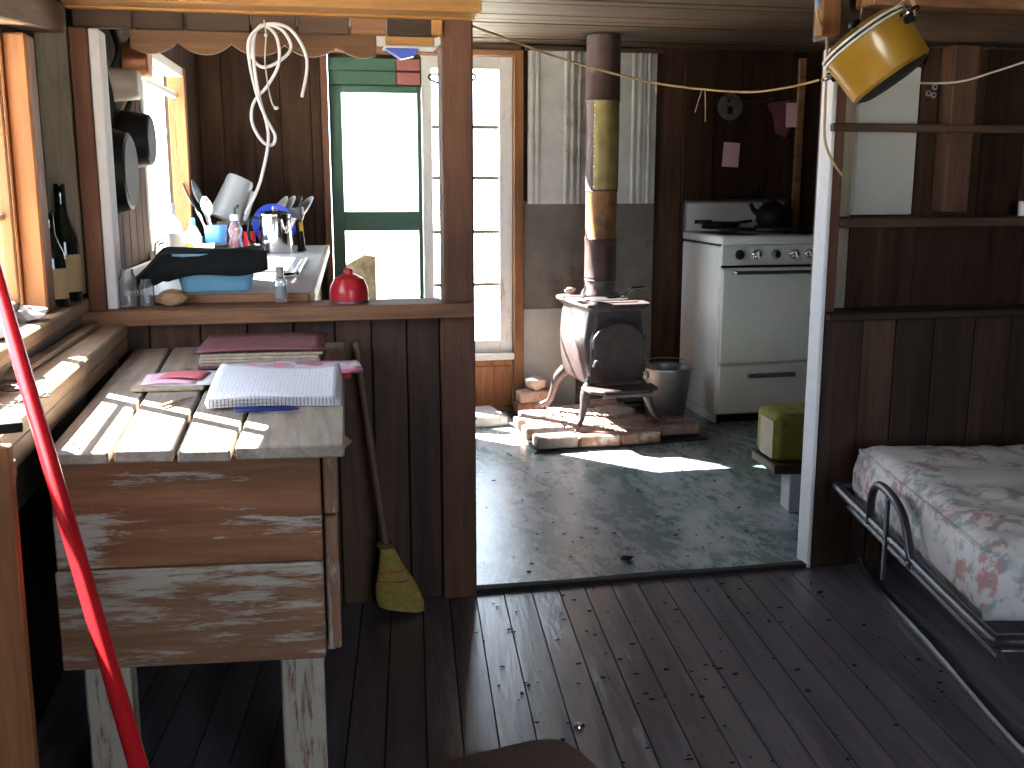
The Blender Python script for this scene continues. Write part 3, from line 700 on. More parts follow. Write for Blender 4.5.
# small red canister
rc = thing('fuel_canister', 'small domed red fuel canister on the shelf', 'canister', (.152, 3.04, .906))
lathe('tank', [(0, 0), (.046, 0), (.054, .006), (.055, .03), (.053, .045), (.042, .068), (.02, .08), (0, .081)], 'red_can', rc, n=28)
lathe('valve', [(.0, .079), (.013, .079), (.013, .094), (.008, .097), (0, .097)], 'red_can', rc, n=16)
lathe('base_ring', [(.047, -.0005), (.056, .0), (.0565, .006), (.05, .008)], 'dullmetal', rc, n=28)
# little clear bottle
cbt = thing('sanitizer_bottle', 'little clear plastic bottle standing on the shelf front', 'bottle', (-.04, 3.075, .906))
lathe('bottle_body', [(0, 0), (.017, 0), (.018, .004), (.018, .062), (.010, .072), (0, .072)], 'clear', cbt, n=18)
lathe('cap', [(0, .0725), (.0105, .0725), (.0105, .10), (0, .10)], 'milky', cbt, n=16)
lathe('paper_label', [(.0185, .012), (.0185, .045)], 'milky', cbt, n=18)

# ---- sink counter (set square to the leaning wall)
KC = thing('sink_counter', 'pale kitchen counter with a white sink along the left wall', 'counter', (-.545, 3.152, 0), KA)
ZT = .926
CW, CL = .585, 2.32
hx0, hx1, hy0, hy1 = .12, .50, .55, 1.30
def slab4(name, mat, z0, z1, x0, x1, y0, y1, par):
    bm = bmesh.new()
    for (a, b, c, d) in ((x0, hx0, y0, y1), (hx1, x1, y0, y1), (hx0, hx1, y0, hy0), (hx0, hx1, hy1, y1)):
        ge = bmesh.ops.create_cube(bm, size=1)['verts']
        bmesh.ops.scale(bm, vec=(b - a, d - c, z1 - z0), verts=ge); bmesh.ops.translate(bm, vec=((a + b) / 2, (c + d) / 2, (z0 + z1) / 2), verts=ge)
    return link(name, from_bm(bm), mat, par)
M['ctop'] = plain('worn_counter_top', L(.52, .50, .50), .4, 0, .25, 6, spot=L(.3, .22, .17), spotamt=.18, bump=0)
slab4('countertop', 'ctop', ZT - .03, ZT, 0, CW, 0, CL, KC)
bxr('edging', CW, CW + .018, 0, CL, ZT - .04, ZT + .002, 'ledge', KC)
bxr('end_strip', .0, CW, -.014, -.001, ZT - .035, ZT + .001, 'shelf_red', KC)
bxr('backsplash', 0.0, .014, 0, CL, ZT, ZT + .045, 'enamel', KC)
bxr('cabinet_front', CW - .05, CW - .03, 0, CL, .08, ZT - .041, 'wall_dark', KC); bxr('cabinet_base', 0.01, CW - .06, 0, CL, .02, .10, 'wall_dark', KC)
for yy in (.0, 1.15, 2.30): bxr('cabinet_side', .01, CW - .051, yy, yy + .02, .10, ZT - .031, 'wall_dark', KC)
bm = bmesh.new()
def ringz(i, z): return [bm.verts.new(p) for p in ((hx0 + i, hy0 + i, z), (hx1 - i, hy0 + i, z), (hx1 - i, hy1 - i, z), (hx0 + i, hy1 - i, z))]
rs = [ringz(-.03, ZT + .001), ringz(-.025, ZT + .012), ringz(.012, ZT + .012), ringz(.03, ZT - .14)]
for a, b in zip(rs, rs[1:]):
    for k in range(4): bm.faces.new((a[k], a[(k + 1) % 4], b[(k + 1) % 4], b[k]))
bm.faces.new(rs[-1])
sk = link('sink', from_bm(bm), 'enamel', KC)
tube('rim_gasket', [(hx1 + .028, hy0 + .05, ZT + .010), (hx1 + .03, hy0 - .02, ZT + .01), (hx1 - .04, hy0 - .032, ZT + .01)], .005, 'black', sk, n=6)
lathe('drain', [(0, ZT - .139), (.03, ZT - .139), (.03, ZT - .135), (.0, ZT - .135)], 'chrome', sk, (.31, .92, 0), n=16)

# blue tub with black fleece
tb_ = thing('plastic_tub', 'light blue plastic tub under the black fleece on the counter', 'tub', (-.235, 3.325, ZT + .001), R(6))
bm = bmesh.new()
def rr_ring(hx, hy, z, r=.03, n=4):
    vs = []
    for (sx_, sy_, a0) in ((1, 1, 0), (-1, 1, 90), (-1, -1, 180), (1, -1, 270)):
        for k in range(n + 1):
            a = R(a0 + 90 * k / n); vs.append(bm.verts.new((sx_ * (hx - r) + r * math.cos(a), sy_ * (hy - r) + r * math.sin(a), z)))
    return vs
rs = [rr_ring(.10, .11, 0), rr_ring(.118, .13, .105), rr_ring(.126, .138, .106), rr_ring(.126, .138, .112), rr_ring(.114, .126, .112), rr_ring(.096, .106, .004)]
for a, b in zip(rs, rs[1:]):
    for k in range(len(a)): bm.faces.new((a[k], a[(k + 1) % len(a)], b[(k + 1) % len(a)], b[k]))
bm.faces.new(rs[0][::-1]); bm.faces.new(rs[-1])
link('tub_body', from_bm(bm), 'blue_tub', tb_, smooth=35)
def cloth(u, v):
    # u across (left..right), v front..back ; lies over tub, hangs over the front, trails off to the left
    x = -.30 + .445 * u; y = -.152 + .20 * v
    zt = .119 + .006 * math.sin(u * 9 + v * 5)
    if v < .12: hm = .012 + .055 * u; z = hm - .01 * math.sin(u * 9) + (zt - hm) * (v / .12); y = -.149 - .006 * math.sin(u * 11)
    else: z = zt
    if u < .36:
        k = (.36 - u) / .36; z = z * (1 - k) ** 1.7 + .010; y += -.03 * k + (v - .5) * -.05 * k
        if v < .12: z = min(z, .07 * (1 - k) + .008 + v * .3 * (1 - k))
    return (x, y + .01 * math.sin(u * 6), max(z, .004))
tag(grid('fleece_jacket', 30, 14, cloth, 'cloth_black', None, (-.235, 3.325, ZT + .001), (0, 0, R(6)), .008), 'black fleece draped over the blue tub and trailing down its left side', 'jacket')

# white pitcher with decals
pt_ = thing('enamel_pitcher', 'white enamel pitcher with small printed decals beside the window', 'pitcher', (-.395, 4.02, ZT + .001))
lathe('pitcher_body', [(0, 0), (.062, 0), (.066, .01), (.063, .07), (.055, .12), (.057, .135), (.053, .135), (.05, .12), (.058, .07), (.06, .012), (0, .01)], 'white', pt_, n=24)
tube('pitcher_handle', [(-.05, -.03, .115), (-.085, -.05, .10), (-.085, -.05, .05), (-.052, -.035, .035)], .006, 'cream', pt_, n=8, sm=4)
for (a, z, mm) in ((-60, .085, 'yellow'), (-40, .05, 'hotpink'), (-25, .07, 'redcard')):
    lathe('decal', [(0, 0), (.013, 0), (.013, .001), (0, .001)], mm, pt_, (.0655 * math.cos(R(a)), .0655 * math.sin(R(a)), z), (R(90), 0, R(a + 90)), 12)
# soap bottles by the window
def soap(loc, h, r, body, cap, lab, lblmat):
    b = thing('soap_bottle', lab, 'bottle', loc)
    lathe('bottle_body', [(0, 0), (r, 0), (r * 1.03, .01), (r, h * .62), (r * .45, h * .82), (r * .3, h * .84), (0, h * .84)], body, b, n=20)
    lathe('cap', [(0, h * .842), (r * .36, h * .842), (r * .3, h), (0, h)], cap, b, n=14)
    lathe('paper_label', [(r * 1.04, h * .2), (r * 1.02, h * .45)], lblmat, b, n=20)
soap((-.445, 4.22, ZT + .001), .235, .035, 'milky', 'grey_plastic', 'white soap bottle with dark cap and pink label in front of the window', 'hotpink')
soap((-.385, 4.36, ZT + .001), .175, .03, 'white', 'teal', 'white squeeze bottle with green cap beside the blue cup', 'pinkpaper')
# wrapped sponge / rag in foil
tag(lump('foil_wrap', (.11, .08, .06), 'foil', 21, None, (-.36, 4.62, ZT + .033), rough=.3), 'crumpled foil wrap between the squeeze bottle and blue cup', 'foil')
bw = tag(lathe('dark_bowl', [(0, 0), (.045, 0), (.075, .05), (.071, .05), (.042, .006), (0, .006)], 'black', None, (-.345, 4.74, ZT + .001), n=22), 'small dark bowl behind the crumpled foil wrap', 'bowl')
# blue cup with utensils
cu = tag(lathe('utensil_cup', [(0, 0), (.043, 0), (.052, .125), (.049, .125), (.040, .005), (0, .005)], 'blue_cup', None, (-.335, 4.90, ZT + .001), n=24), 'bright blue plastic cup holding kitchen utensils', 'cup')
def utensil(name, label, p0, p1, headlen, headw, mat, scoop=.012, hm=None):
    a, b = Vector(p0), Vector(p1); dr = (b - a).normalized()
    tt = thing(name, label, 'utensil', a, rot=dr.to_track_quat('Z', 'Y').to_euler(), group='utensils in the blue cup'); ln = (b - a).length
    tube('handle', [(0, 0, 0), (0, 0, ln)], .0045, mat, tt, n=6)
    grid('head', 8, 8, lambda u, v: (math.sin(math.pi * min(max(v, .04), .96)) ** .6 * (u - .5) * headw, scoop * (1 - (2 * u - 1) ** 2) * math.sin(math.pi * v), ln + v * headlen), hm or mat, tt, thick=.002)
cx_, cy_, cz_ = -.335, 4.90, ZT + .01
utensil('serving_spoon', 'dark grey plastic spoon leaning left in the blue cup', (cx_ + .01, cy_, cz_), (cx_ - .055, cy_ + .02, cz_ + .20), .12, .085, 'grey_plastic')
utensil('serving_spoon', 'pale grey spatula behind the dark spoon in the blue cup', (cx_, cy_ + .02, cz_), (cx_ - .085, cy_ + .03, cz_ + .19), .12, .075, 'dullmetal', 0)
utensil('serving_spoon', 'shiny steel ladle spoon with bent head in the blue cup', (cx_, cy_ - .02, cz_), (cx_ - .025, cy_ - .045, cz_ + .16), .085, .075, 'steel', .02)
utensil('serving_spoon', 'thin steel fork leaning left in the blue cup', (cx_ + .0, cy_ - .01, cz_), (cx_ - .05, cy_ - .03, cz_ + .13), .05, .022, 'steel', .004)
# grey measuring jug upside down on the rack
mj = thing('plastic_jug', 'translucent grey plastic jug turned upside down behind the blue cup', 'jug', (-.305, 5.06, ZT + .145), rot=(R(-8), R(24), 0)); mj.scale = (1.3, 1.3, 1.3)
lathe('jug_body', [(.060, 0), (.058, .004), (.048, .15), (.044, .158), (0, .158), (0, .152), (.042, .15), (.054, .004), (.06, 0)], 'milky', mj, n=24)
box('jug_handle', (.018, .012, .11), (.062, -.02, .075), 'milky', mj, (0, R(-5), 0), .004)
# dish rack of wooden dowels
rk = thing('dish_rack', 'low wooden dish rack holding plates behind the coffee pot', 'rack', (-.17, 5.22, ZT + .001), KA)
for yy in (-.09, .09): box('rail', (.34, .014, .018), (0, yy, .125), 'ledge', rk); box('foot_rail', (.34, .014, .018), (0, yy, .009), 'ledge', rk)
for xx in (-.16, .16): 
    for yy in (-.09, .09): box('post', (.014, .014, .108), (xx, yy, .0665), 'ledge', rk)
for xx in (-.163, .163): box('crossbar', (.012, .166, .014), (xx, 0, .02), 'ledge', rk, bev=.002)
# plates standing in the rack
for i, (xx, rr, tl, mm, lab) in enumerate(((.00, .10, 28, 'blue_deep', 'deep blue plate standing behind the coffee pot'), (.055, .105, 30, 'white', 'leftmost white plate edge in the dish rack'), (.085, .11, 32, 'white', 'second white plate edge in the dish rack'), (.125, .105, 28, 'grey_plastic', 'dark plate edge in the dish rack'), (.165, .11, 34, 'white', 'rightmost large white plate edge in the dish rack'))):
    if i == 0: loc, rot = (-.085, 5.07, ZT + .115), (R(75), 0, R(10))
    else: loc, rot = (-.155 + xx + .03, 5.23, ZT + .155), (0, R(-90 + tl + 8), R(12))
    tag(lathe('plate', [(0, 0), (rr * .6, 0), (rr, .014), (rr, .018), (rr * .58, .005), (0, .005)], mm, None, loc, rot, 28), lab, 'plate', 'plates in the dish rack')
# glass spray bottle, red tins, small tin
sb = thing('glass_bottle', 'clear glass bottle with dark spout beside the blue cup', 'bottle', (-.245, 4.78, ZT + .001))
lathe('glass_body', [(0, 0), (.037, 0), (.037, .03), (.024, .075), (.032, .11), (.022, .135), (.014, .15), (0, .15)], 'clear', sb, n=20)
lathe('cap', [(0, .151), (.02, .151), (.018, .175), (0, .175)], 'white', sb, n=14)
tube('spout', [(0, 0, .175), (.002, 0, .20), (.018, -.01, .215)], .006, 'black', sb, n=8)
for (xx, lab) in ((-.265, 'left red tin in front of the dish rack'), (-.195, 'right red tin in front of the dish rack')):
    tag(lathe('red_tin', [(0, 0), (.028, 0), (.028, .09), (.026, .092), (.0, .092)], 'red_can', None, (xx, 4.99, ZT + .001), n=20), lab, 'tin', 'red tins on the counter')
tag(lathe('small_tin', [(0, 0), (.033, 0), (.034, .002), (.034, .046), (.032, .048), (0, .048)], 'steel', None, (-.15, 4.825, ZT + .001), n=22), 'short silver tin beside the coffee pot', 'tin')
# coffee pot
cp = thing('coffee_pot', 'shiny stainless coffee pot with lid on the counter', 'coffee pot', (-.075, 4.90, ZT + .001))
lathe('pot_body', [(0, 0), (.072, 0), (.075, .008), (.071, .15), (.068, .165), (0, .165)], 'steel', cp, n=32)
lathe('lid', [(.0, .166), (.073, .166), (.073, .172), (.055, .184), (.02, .188), (.0, .188)], 'steel', cp, n=32)
lathe('knob', [(0, .187), (.006, .187), (.013, .198), (.011, .207), (0, .209)], 'clear', cp, n=14)
tube('pot_handle', [(-.068, 0, .15), (-.11, -.01, .15), (-.115, -.01, .06), (-.072, 0, .04)], .007, 'black', cp, n=8, sm=4)
prism('spout', [(.062, .10), (.075, .11), (.10, .16), (.068, .16)], 'y', -.014, .014, 'steel', cp, bev=.003)
tube('bail', [(.03, -.068, .15), (.04, -.073, .11), (.055, -.062, .09), (.06, -.05, .14)], .0025, 'chrome', cp, n=6, sm=4)
# flashlight
fl_ = thing('flashlight', 'black flashlight with a yellow sticker standing on the counter', 'flashlight', (.04, 4.98, ZT + .0035), rot=(0, R(-5), 0))
lathe('barrel', [(0, 0), (.022, 0), (.023, .004), (.018, .01), (.018, .13), (.021, .14), (0, .14)], 'black', fl_, n=18)
lathe('lamp_head', [(0, .14), (.022, .14), (.029, .155), (.029, .195), (.026, .198), (0, .198)], 'grey_plastic', fl_, n=20)
box('sticker', (.016, .002, .042), (.008, -.0175, .11), 'yellow', fl_, (0, 0, R(20)), .0005)

# ---- pans on the left kitchen wall
def onwall(ly, lx=0): return Vector((-.55 + lx * math.cos(KA) - ly * math.sin(KA), 3.09 + lx * math.sin(KA) + ly * math.cos(KA), 0))
def hangpan(name, label, ly, z, r, depth, hl, body, face, lx=.012, cat='pan', tilt=0):
    p = onwall(ly, lx); tt = thing(name, label, cat, (p.x, p.y, z), rot=(R(tilt), 0, KA))
    lathe('pan_body', [(0, depth), (r * .8, depth), (r * .86, depth - .004), (r, .004), (r, 0), (r * .96, 0), (r * .82, depth - .008), (0, depth - .006)], body, tt, (0, 0, 0), (0, R(90), 0), 32)
    lathe('pan_bottom', [(0, depth + .0005), (r * .78, depth + .0005), (r * .78, depth + .0015), (0, depth + .0015)], face, tt, (0, 0, 0), (0, R(90), 0), 32)
    if hl:
        tube('pan_handle', [(.012, 0, r * .94), (.03, -.002, r + hl * .4), (.016, -.006, r + hl)], [.009, .008, .010], 'black', tt, n=8, sm=4)
    return tt
hangpan('frying_pan', 'large black frying pan hanging lowest on the left kitchen wall', .215, 1.275, .128, .072, .15, 'black', 'pan_face')
hangpan('frying_pan', 'smaller black frying pan hanging behind the large one by the window', .50, 1.375, .092, .085, .10, 'black', 'pan_face', .012)
mgp = hangpan('saucepan', 'small cream enamel saucepan hanging above the frying pans', .34, 1.53, .050, .085, .12, 'cream', 'cream', .014)
hangpan('copper_pan', 'round copper pan hanging highest beside the kitchen window', .62, 1.625, .062, .075, .06, 'copper', 'copper', .010)

# ---- white hose coil hanging from the valance, with string
hs_ = thing('plastic_hose', 'coiled white plastic hose hanging from the header boards', 'hose', (-.06, 2.985, 1.20))
def px(x_, y_, Y):    # a spot in the kitchen opening, on the vertical plane y = Y
    p = R(0); pit = math.atan(204 / 1050); ya = R(11.7)
    fw = Vector((math.sin(ya) * math.cos(pit), math.cos(ya) * math.cos(pit), -math.sin(pit))); rt = Vector((math.cos(ya), -math.sin(ya), 0)); up = rt.cross(fw)
    d = fw + rt * (x_ - 512) / 1050 - up * (y_ - 384) / 1050
    return Vector((0, 0, 1.25)) + d * (Y / d.y)
o3 = Vector((-.06, 2.985, 1.20))
loops = [(302, 97), (307, 60), (291, 30), (268, 24), (252, 36), (251, 55), (262, 67), (278, 62), (291, 48), (282, 30), (264, 25), (249, 40), (250, 65), (257, 95), (266, 118), (275, 135), (272, 145), (262, 141), (252, 122), (254, 102), (268, 85), (279, 62), (276, 36), (262, 25), (254, 38), (254, 65), (260, 100), (267, 125), (268, 145), (262, 175), (255, 195), (245, 214)]
hp = [px(a, b, 2.962 + .012 * math.sin(i * 1.7)) - o3 for i, (a, b) in enumerate(loops)]
tube('hose_tube', hp, .0043, 'hose', hs_, n=8, sm=6)
stt = thing('hanging_string', 'thin knotted string hanging through the coiled hose', 'string', px(266, 24, 2.94))
sp = [px(a, b, 2.945) - px(266, 24, 2.94) for a, b in ((264, 20), (266, 35), (265, 60), (268, 85), (272, 103), (276, 108))]
tube('cord', sp, .002, 'rope_white', stt, n=6, sm=4)
lump('knot', (.014, .01, .01), 'rope_white', 2, stt, sp[-1], rough=.1); lump('knot', (.01, .009, .012), 'rope_white', 3, stt, sp[1], rough=.1)

# ---- wall lamp fixture of wood with a blue shade under the header
dv = thing('wooden_bracket', 'small reddish wooden fixture with white underside and blue corner by the post', 'fixture', (.345, 3.05, 1.60))
bxr('body', -.072, .062, -.02, .05, .016, .045, 'pine_x', dv); bxr('underside', -.078, .07, -.025, .055, .009, .0155, 'white_sash', dv)
bxr('end_block', .063, .083, -.02, .03, .02, .042, 'white', dv, .002); bxr('tab', -.098, -.073, -.012, .0, .014, .055, 'tin', dv, .002)
prism('blue_shade', [(-.075, .008), (.018, .008), (.005, -.012), (-.03, -.02)], 'y', -.02, .02, 'blue_deep', dv, bev=.001)
# wire hanger hook on the side window
hw = [px(a, b, 5.50) for a, b in ((443, 75), (432, 74), (429, 78), (440, 83), (462, 78), (474, 74), (475, 79), (466, 82))]
tag(tube('wire_hanger', hw, .005, 'black', n=6, sm=4), 'bent black wire hanging across the white window', 'wire')

# ---- broom, card
bo = thing('broom', 'old yellow straw broom leaning against the low partition', 'broom', (.262, 2.905, 0))
def bro(u, v):   # fan of straw
    z = .004 + .215 * v; w = .072 * (1 - .72 * v ** 1.6) * (.80 + .2 * math.sin(math.pi * min(1, v * 1.2 + .15))); a = 2 * math.pi * u
    st = 1 + .06 * math.sin(34 * a)
    return (w * math.cos(a) * st + .012 - .045 * v + (.004 * math.sin(3 * a) if v < .1 else 0), (.028 * (1 - .5 * v)) * math.sin(a) * st, z - (.012 * math.cos(a) if v < .05 else 0) + .012 * (v < .05))
grid('bristles', 68, 8, bro, 'straw', bo)
for zz_ in (.105, .135): tube('stitching', [Vector(bro(i / 30, zz_ / .219)) * 1.0 for i in range(30)], .002, 'redcard', bo, n=5, closed=True)
tube('binding', [Vector((-.033 + .022 * math.cos(a), .017 * math.sin(a), .215)) for a in [2 * math.pi * k / 16 for k in range(16)]], .008, 'handle', bo, n=6, closed=True)
tube('broom_handle', [(-.03, 0, .19), (-.06, .02, .45), (-.098, .055, .80)], .0115, 'handle', bo, n=10)
tag(prism('paper_tag', [(-.02, -.03), (.028, .01), (-.012, .045), (-.028, .02)], 'y', -.001, .001, 'card', None, (.118, 2.972, .50)), 'small brown paper tag pinned to the partition beside the desk', 'tag')

# ---- wall sheets behind the stove
ws = sempty('trim_20', 'white ribbed tin panel hung behind the stove pipe', 'panel')
prof = []
xs0, xs1 = 1.225, 1.925
ribs = [(1.245, .012), (1.275, .010), (1.43, .014), (1.465, .018), (1.50, .012), (1.80, .010), (1.835, .014), (1.86, .008), (1.885, .012)]
ptsf = [(xs0, 0)]
for cxr, h in ribs: ptsf += [(cxr - .012, 0), (cxr - .005, -h), (cxr + .005, -h), (cxr + .012, 0)]
ptsf = sorted(ptsf, key=lambda q: q[0]) + [(xs1, 0), (xs1, .012), (xs0, .012)]
prism('ribbed_sheet', ptsf, 'z', 1.125, 1.905, 'tin', ws, (0, YB - .018, 0))
bxr('top_batten', 1.21, 1.96, YB - .03, YB - .002, 1.906, 1.93, 'wall_dark_x', ws)
gs = sempty('trim_21', 'sooty grey metal sheets on the wall behind the stove', 'panel')
bxr('sheet', 1.205, 1.93, YB - .008, YB - .004, .56, 1.14, 'greytin', gs, 0); bxr('sheet', 1.205, 1.50, YB - .012, YB - .009, .03, .565, 'lighttin', gs, 0)
bxr('sheet', 1.505, 1.93, YB - .009, YB - .005, .03, .558, 'greytin', gs, 0)

# ---- hearth of loose bricks on a metal tray
he = thing('brick_hearth', 'low hearth of loose old bricks on a dark tray under the stove', 'hearth', (1.50, 5.02, .0125))
prism('tray', [(-.45, -.46), (.44, -.36), (.42, .43), (-.40, .43)], 'z', 0, .008, 'dark_metal', he, bev=.002)
rb = random.Random(5)
for row in range(8):
    yy = -.385 + row * .103
    for c in range(4):
        if row == 0 and c == 3: continue
        xx = -.335 + c * .207 + (.08 if row % 2 else 0) * .5
        if (row >= 3 and c == 3) or (row >= 6 and c == 0) or (row == 7 and c == 1): continue
        box('brick', (.198, .096, .055), (xx + rb.uniform(-.006, .006), yy + .04 * c / 4 * (row < 3) + rb.uniform(-.004, .004), .036 + rb.uniform(-.002, .004)),
            rb.choice(['brick', 'brick2', 'brick2']), he, (rb.uniform(-.02, .02), rb.uniform(-.02, .02), rb.uniform(-.06, .06)), .007, 1)
ra = random.Random(8)
bm = bmesh.new()
for k in range(200):
    s_ = ra.uniform(.002, .0065); g_ = bmesh.ops.create_icosphere(bm, subdivisions=1, radius=s_)['verts']
    bmesh.ops.translate(bm, vec=(ra.uniform(-.36, .36), ra.uniform(-.38, .1), .068), verts=g_)
ash = link('ash_crumbs', from_bm(bm), 'ash', he); ash['kind'] = 'stuff'
# bricks and stone left of the stove
tag(box('loose_brick', (.20, .095, .06), (1.245, 5.39, .113), 'brick2', rot=(0, 0, R(8)), bev=.008), 'loose ashy brick stacked left of the stove', 'brick')
tag(box('loose_brick', (.20, .10, .058), (1.235, 5.395, .051), 'brick', rot=(0, 0, R(2)), bev=.008), 'lower loose brick on the floor left of the stove', 'brick')
tag(lump('pink_stone', (.15, .10, .085), 'stone', 15, None, (1.25, 5.385, .183), rough=.22, sub=1), 'pale pinkish stone on top of the loose bricks', 'stone')
tag(box('white_board', (.20, .28, .05), (.925, 5.27, .0385), 'enamel_dirty', rot=(0, 0, R(8)), bev=.006), 'flat white block on the sunny floor below the window', 'block')

# ---- cast iron box stove
ST = thing('wood_stove', 'dark cast iron wood stove on curved legs with a rusty pipe', 'stove', (1.48, 4.97, .088), R(5)); ST.scale = (.92, .95, .95)
def srect(bm, hx, hy, z, r, n=4, cyo=0):
    vs = []
    for (sx_, sy_, a0) in ((1, 1, 0), (-1, 1, 90), (-1, -1, 180), (1, -1, 270)):
        for k in range(n + 1):
            a = R(a0 + 90 * k / n); vs.append(bm.verts.new((sx_ * (hx - r) + r * math.cos(a), cyo + sy_ * (hy - r) + r * math.sin(a), z)))
    return vs
def loft(name, secs, mat, parent, cap=True, loc=(0, 0, 0), rot=(0, 0, 0), smooth=35):
    bm = bmesh.new(); rs = [srect(bm, *s_) for s_ in secs]
    for a, b in zip(rs, rs[1:]):
        for k in range(len(a)): bm.faces.new((a[k], a[(k + 1) % len(a)], b[(k + 1) % len(a)], b[k]))
    if cap: bm.faces.new(rs[0][::-1]); bm.faces.new(rs[-1])
    return link(name, from_bm(bm), mat, parent, loc, rot, smooth)
loft('firebox', [(.125, .21, .195, .03), (.14, .222, .215, .04), (.162, .225, .33, .05), (.168, .225, .42, .05), (.156, .225, .53, .045), (.146, .225, .575, .04)], 'iron', ST)
tp = loft('top_plate', [(.148, .228, .576, .03), (.165, .25, .592, .03), (.175, .26, .602, .03), (.175, .26, .616, .03), (.165, .25, .622, .03)], 'iron', ST)
loft('lid_hole', [(.115, .11, .6225, .05), (.115, .11, .6245, .05)], 'black', ST, loc=(-.01, -.06, 0))
bmx = bmesh.new(); tube_bm(bmx, [Vector((-.01 + .125 * math.cos(a), -.06 + .12 * math.sin(a), .623)) for a in [2 * math.pi * k / 28 for k in range(28)]], .006, 6, True)
link('lid_ring', from_bm(bmx), 'iron', ST)
box('lid_plate', (.23, .04, .005), (-.005, -.215, .6248), 'iron', ST, bev=.004)
# front door, arched top
ar = [(-.135, .235), (.135, .235), (.135, .43)]
for k in range(11):
    a = math.pi * k / 10; ar.append((.135 * math.cos(a), .43 + .095 * math.sin(a)))
ar.append((-.135, .43))
drp = prism('fire_door', ar, 'y', -.252, -.226, 'iron', ST, bev=.004)
ar2 = [(x_ * 1.1, .385 + (z_ - .385) * 1.09) for x_, z_ in ar]
prism('door_frame', ar2, 'y', -.2355, -.218, 'iron', ST, bev=.004)
for zz_ in (.29, .44): lathe('hinge', [(0, -.018), (.008, -.018), (.008, .018), (0, .018)], 'iron', drp, (.142, -.246, zz_), n=10)
tube('latch', [(-.145, -.262, .31), (-.14, -.275, .335), (-.128, -.268, .34)], .006, 'dullmetal', drp, n=8, sm=3)
tube('draft_handle', [(-.148, -.262, .40), (-.148, -.268, .45), (-.12, -.268, .485), (-.09, -.262, .50)], .004, 'dullmetal', drp, n=8, sm=4)
prism('ash_apron', [(-.20, -.225), (.20, -.225), (.19, -.33), (.13, -.385), (-.13, -.385), (-.19, -.33)], 'z', .185, .205, 'iron', ST, bev=.006)
prism('apron_lip', [(-.14, -.37), (.14, -.37), (.13, -.392), (-.13, -.392)], 'z', .170, .192, 'iron', ST, bev=.004)
for (sx_, sy_) in ((-1, -1), (1, -1), (-1, 1), (1, 1)):
    tube('leg', [(sx_ * .125, sy_ * .19, .22), (sx_ * .165, sy_ * .215, .17), (sx_ * .185, sy_ * .235, .10), (sx_ * .205, sy_ * .25, .04), (sx_ * .24, sy_ * .275, .012)], [.036, .03, .02, .016, .02], 'iron', ST, n=10, sm=5)
prism('side_shelf', [(.158, -.15), (.20, -.15), (.20, .15), (.158, .15)], 'z', .30, .31, 'iron', ST, bev=.002)
# flue pipe in sections
PX, PY = .045, .135
def pipe(n_, z0, z1, r, mat): return lathe(n_, [(r, z0), (r + .003, z0 + .004), (r, z0 + .01), (r, z1 - .012), (r + .002, z1 - .006), (r, z1)], mat, pp, (0, 0, 0), n=32)
pp = lathe('flue_pipe', [(.088, .622), (.105, .622), (.10, .64), (.086, .66), (.086, .72)], 'iron', ST, (PX, PY, 0), n=32)
pipe('pipe_section', .70, .925, .086, 'pipe_dark'); pipe('pipe_section', .92, 1.18, .084, 'rust'); pipe('pipe_section', 1.165, 1.63, .086, 'pipe_dark'); pipe('pipe_section', 1.62, 1.955, .090, 'pipe_dark')
bm = bmesh.new(); ang0, ang1 = R(-143), R(5); VV = []
for j in range(2):
    VV.append([bm.verts.new((.0885 * math.cos(ang0 + (ang1 - ang0) * i / 14), .0885 * math.sin(ang0 + (ang1 - ang0) * i / 14), 1.175 + .445 * j)) for i in range(15)])
for i in range(14): bm.faces.new((VV[0][i], VV[0][i + 1], VV[1][i + 1], VV[1][i]))
pat = link('pipe_patch', from_bm(bm), 'pipe_olive', pp, smooth=True)
for k in range(9):
    a = ang0 + .05; lump('rivet', (.009, .009, .009), 'white', k, pat, (.089 * math.cos(a), .089 * math.sin(a), 1.19 + k * .051), rough=.02, sub=1)
lathe('ceiling_collar', [(.094, 1.942), (.135, 1.949), (.135, 1.953), (.094, 1.953)], 'black', pp, n=32)
# lid lifter resting on the stove top
ll = thing('lid_lifter', 'bright metal lid lifter resting on the stove top', 'tool', (1.52, 4.86, .685), R(25))
tube('shank', [(-.06, 0, .012), (.03, 0, .010), (.12, .01, .045)], .006, 'chrome', ll, n=8, sm=4); prism('grip', [(.09, -.008), (.18, -.012), (.18, .02), (.09, .018)], 'z', .042, .054, 'chrome', ll, bev=.003)
tag(lump('cinder_lump', (.06, .05, .035), 'brick', 31, None, (1.375, 5.17, .698), rough=.2), 'rusty lump on the stove top beside the pipe', 'lump')

# ---- bucket beside the stove
bk = thing('metal_bucket', 'dented galvanised bucket on the floor between stove and range', 'bucket', (1.86, 5.06, .0215))
lathe('pail', [(0, 0), (.095, 0), (.098, .004), (.128, .275), (.131, .28), (.128, .284), (.123, .28), (.093, .008), (0, .008)], 'galv', bk, n=32)
lathe('rim', [(.126, .276), (.134, .278), (.134, .286), (.126, .288)], 'galv', bk, n=32)
for a in (20, 200): box('ear', (.012, .03, .035), (.131 * math.cos(R(a)), .131 * math.sin(R(a)), .255), 'galv', bk, (0, 0, R(a)), .003)
tube('bail', [(.131 * math.cos(R(20)), .131 * math.sin(R(20)), .255), (.13, .10, .30), (.02, .15, .305), (-.10, .08, .30), (.131 * math.cos(R(200)), .131 * math.sin(R(200)), .255)], .003, 'dullmetal', bk, n=6, sm=5)
sc_ = thing('coal_scoop', 'grey scoop standing in the bucket against the stove', 'scoop', (1.835, 5.10, .05), rot=(R(-6), R(-24), 0))
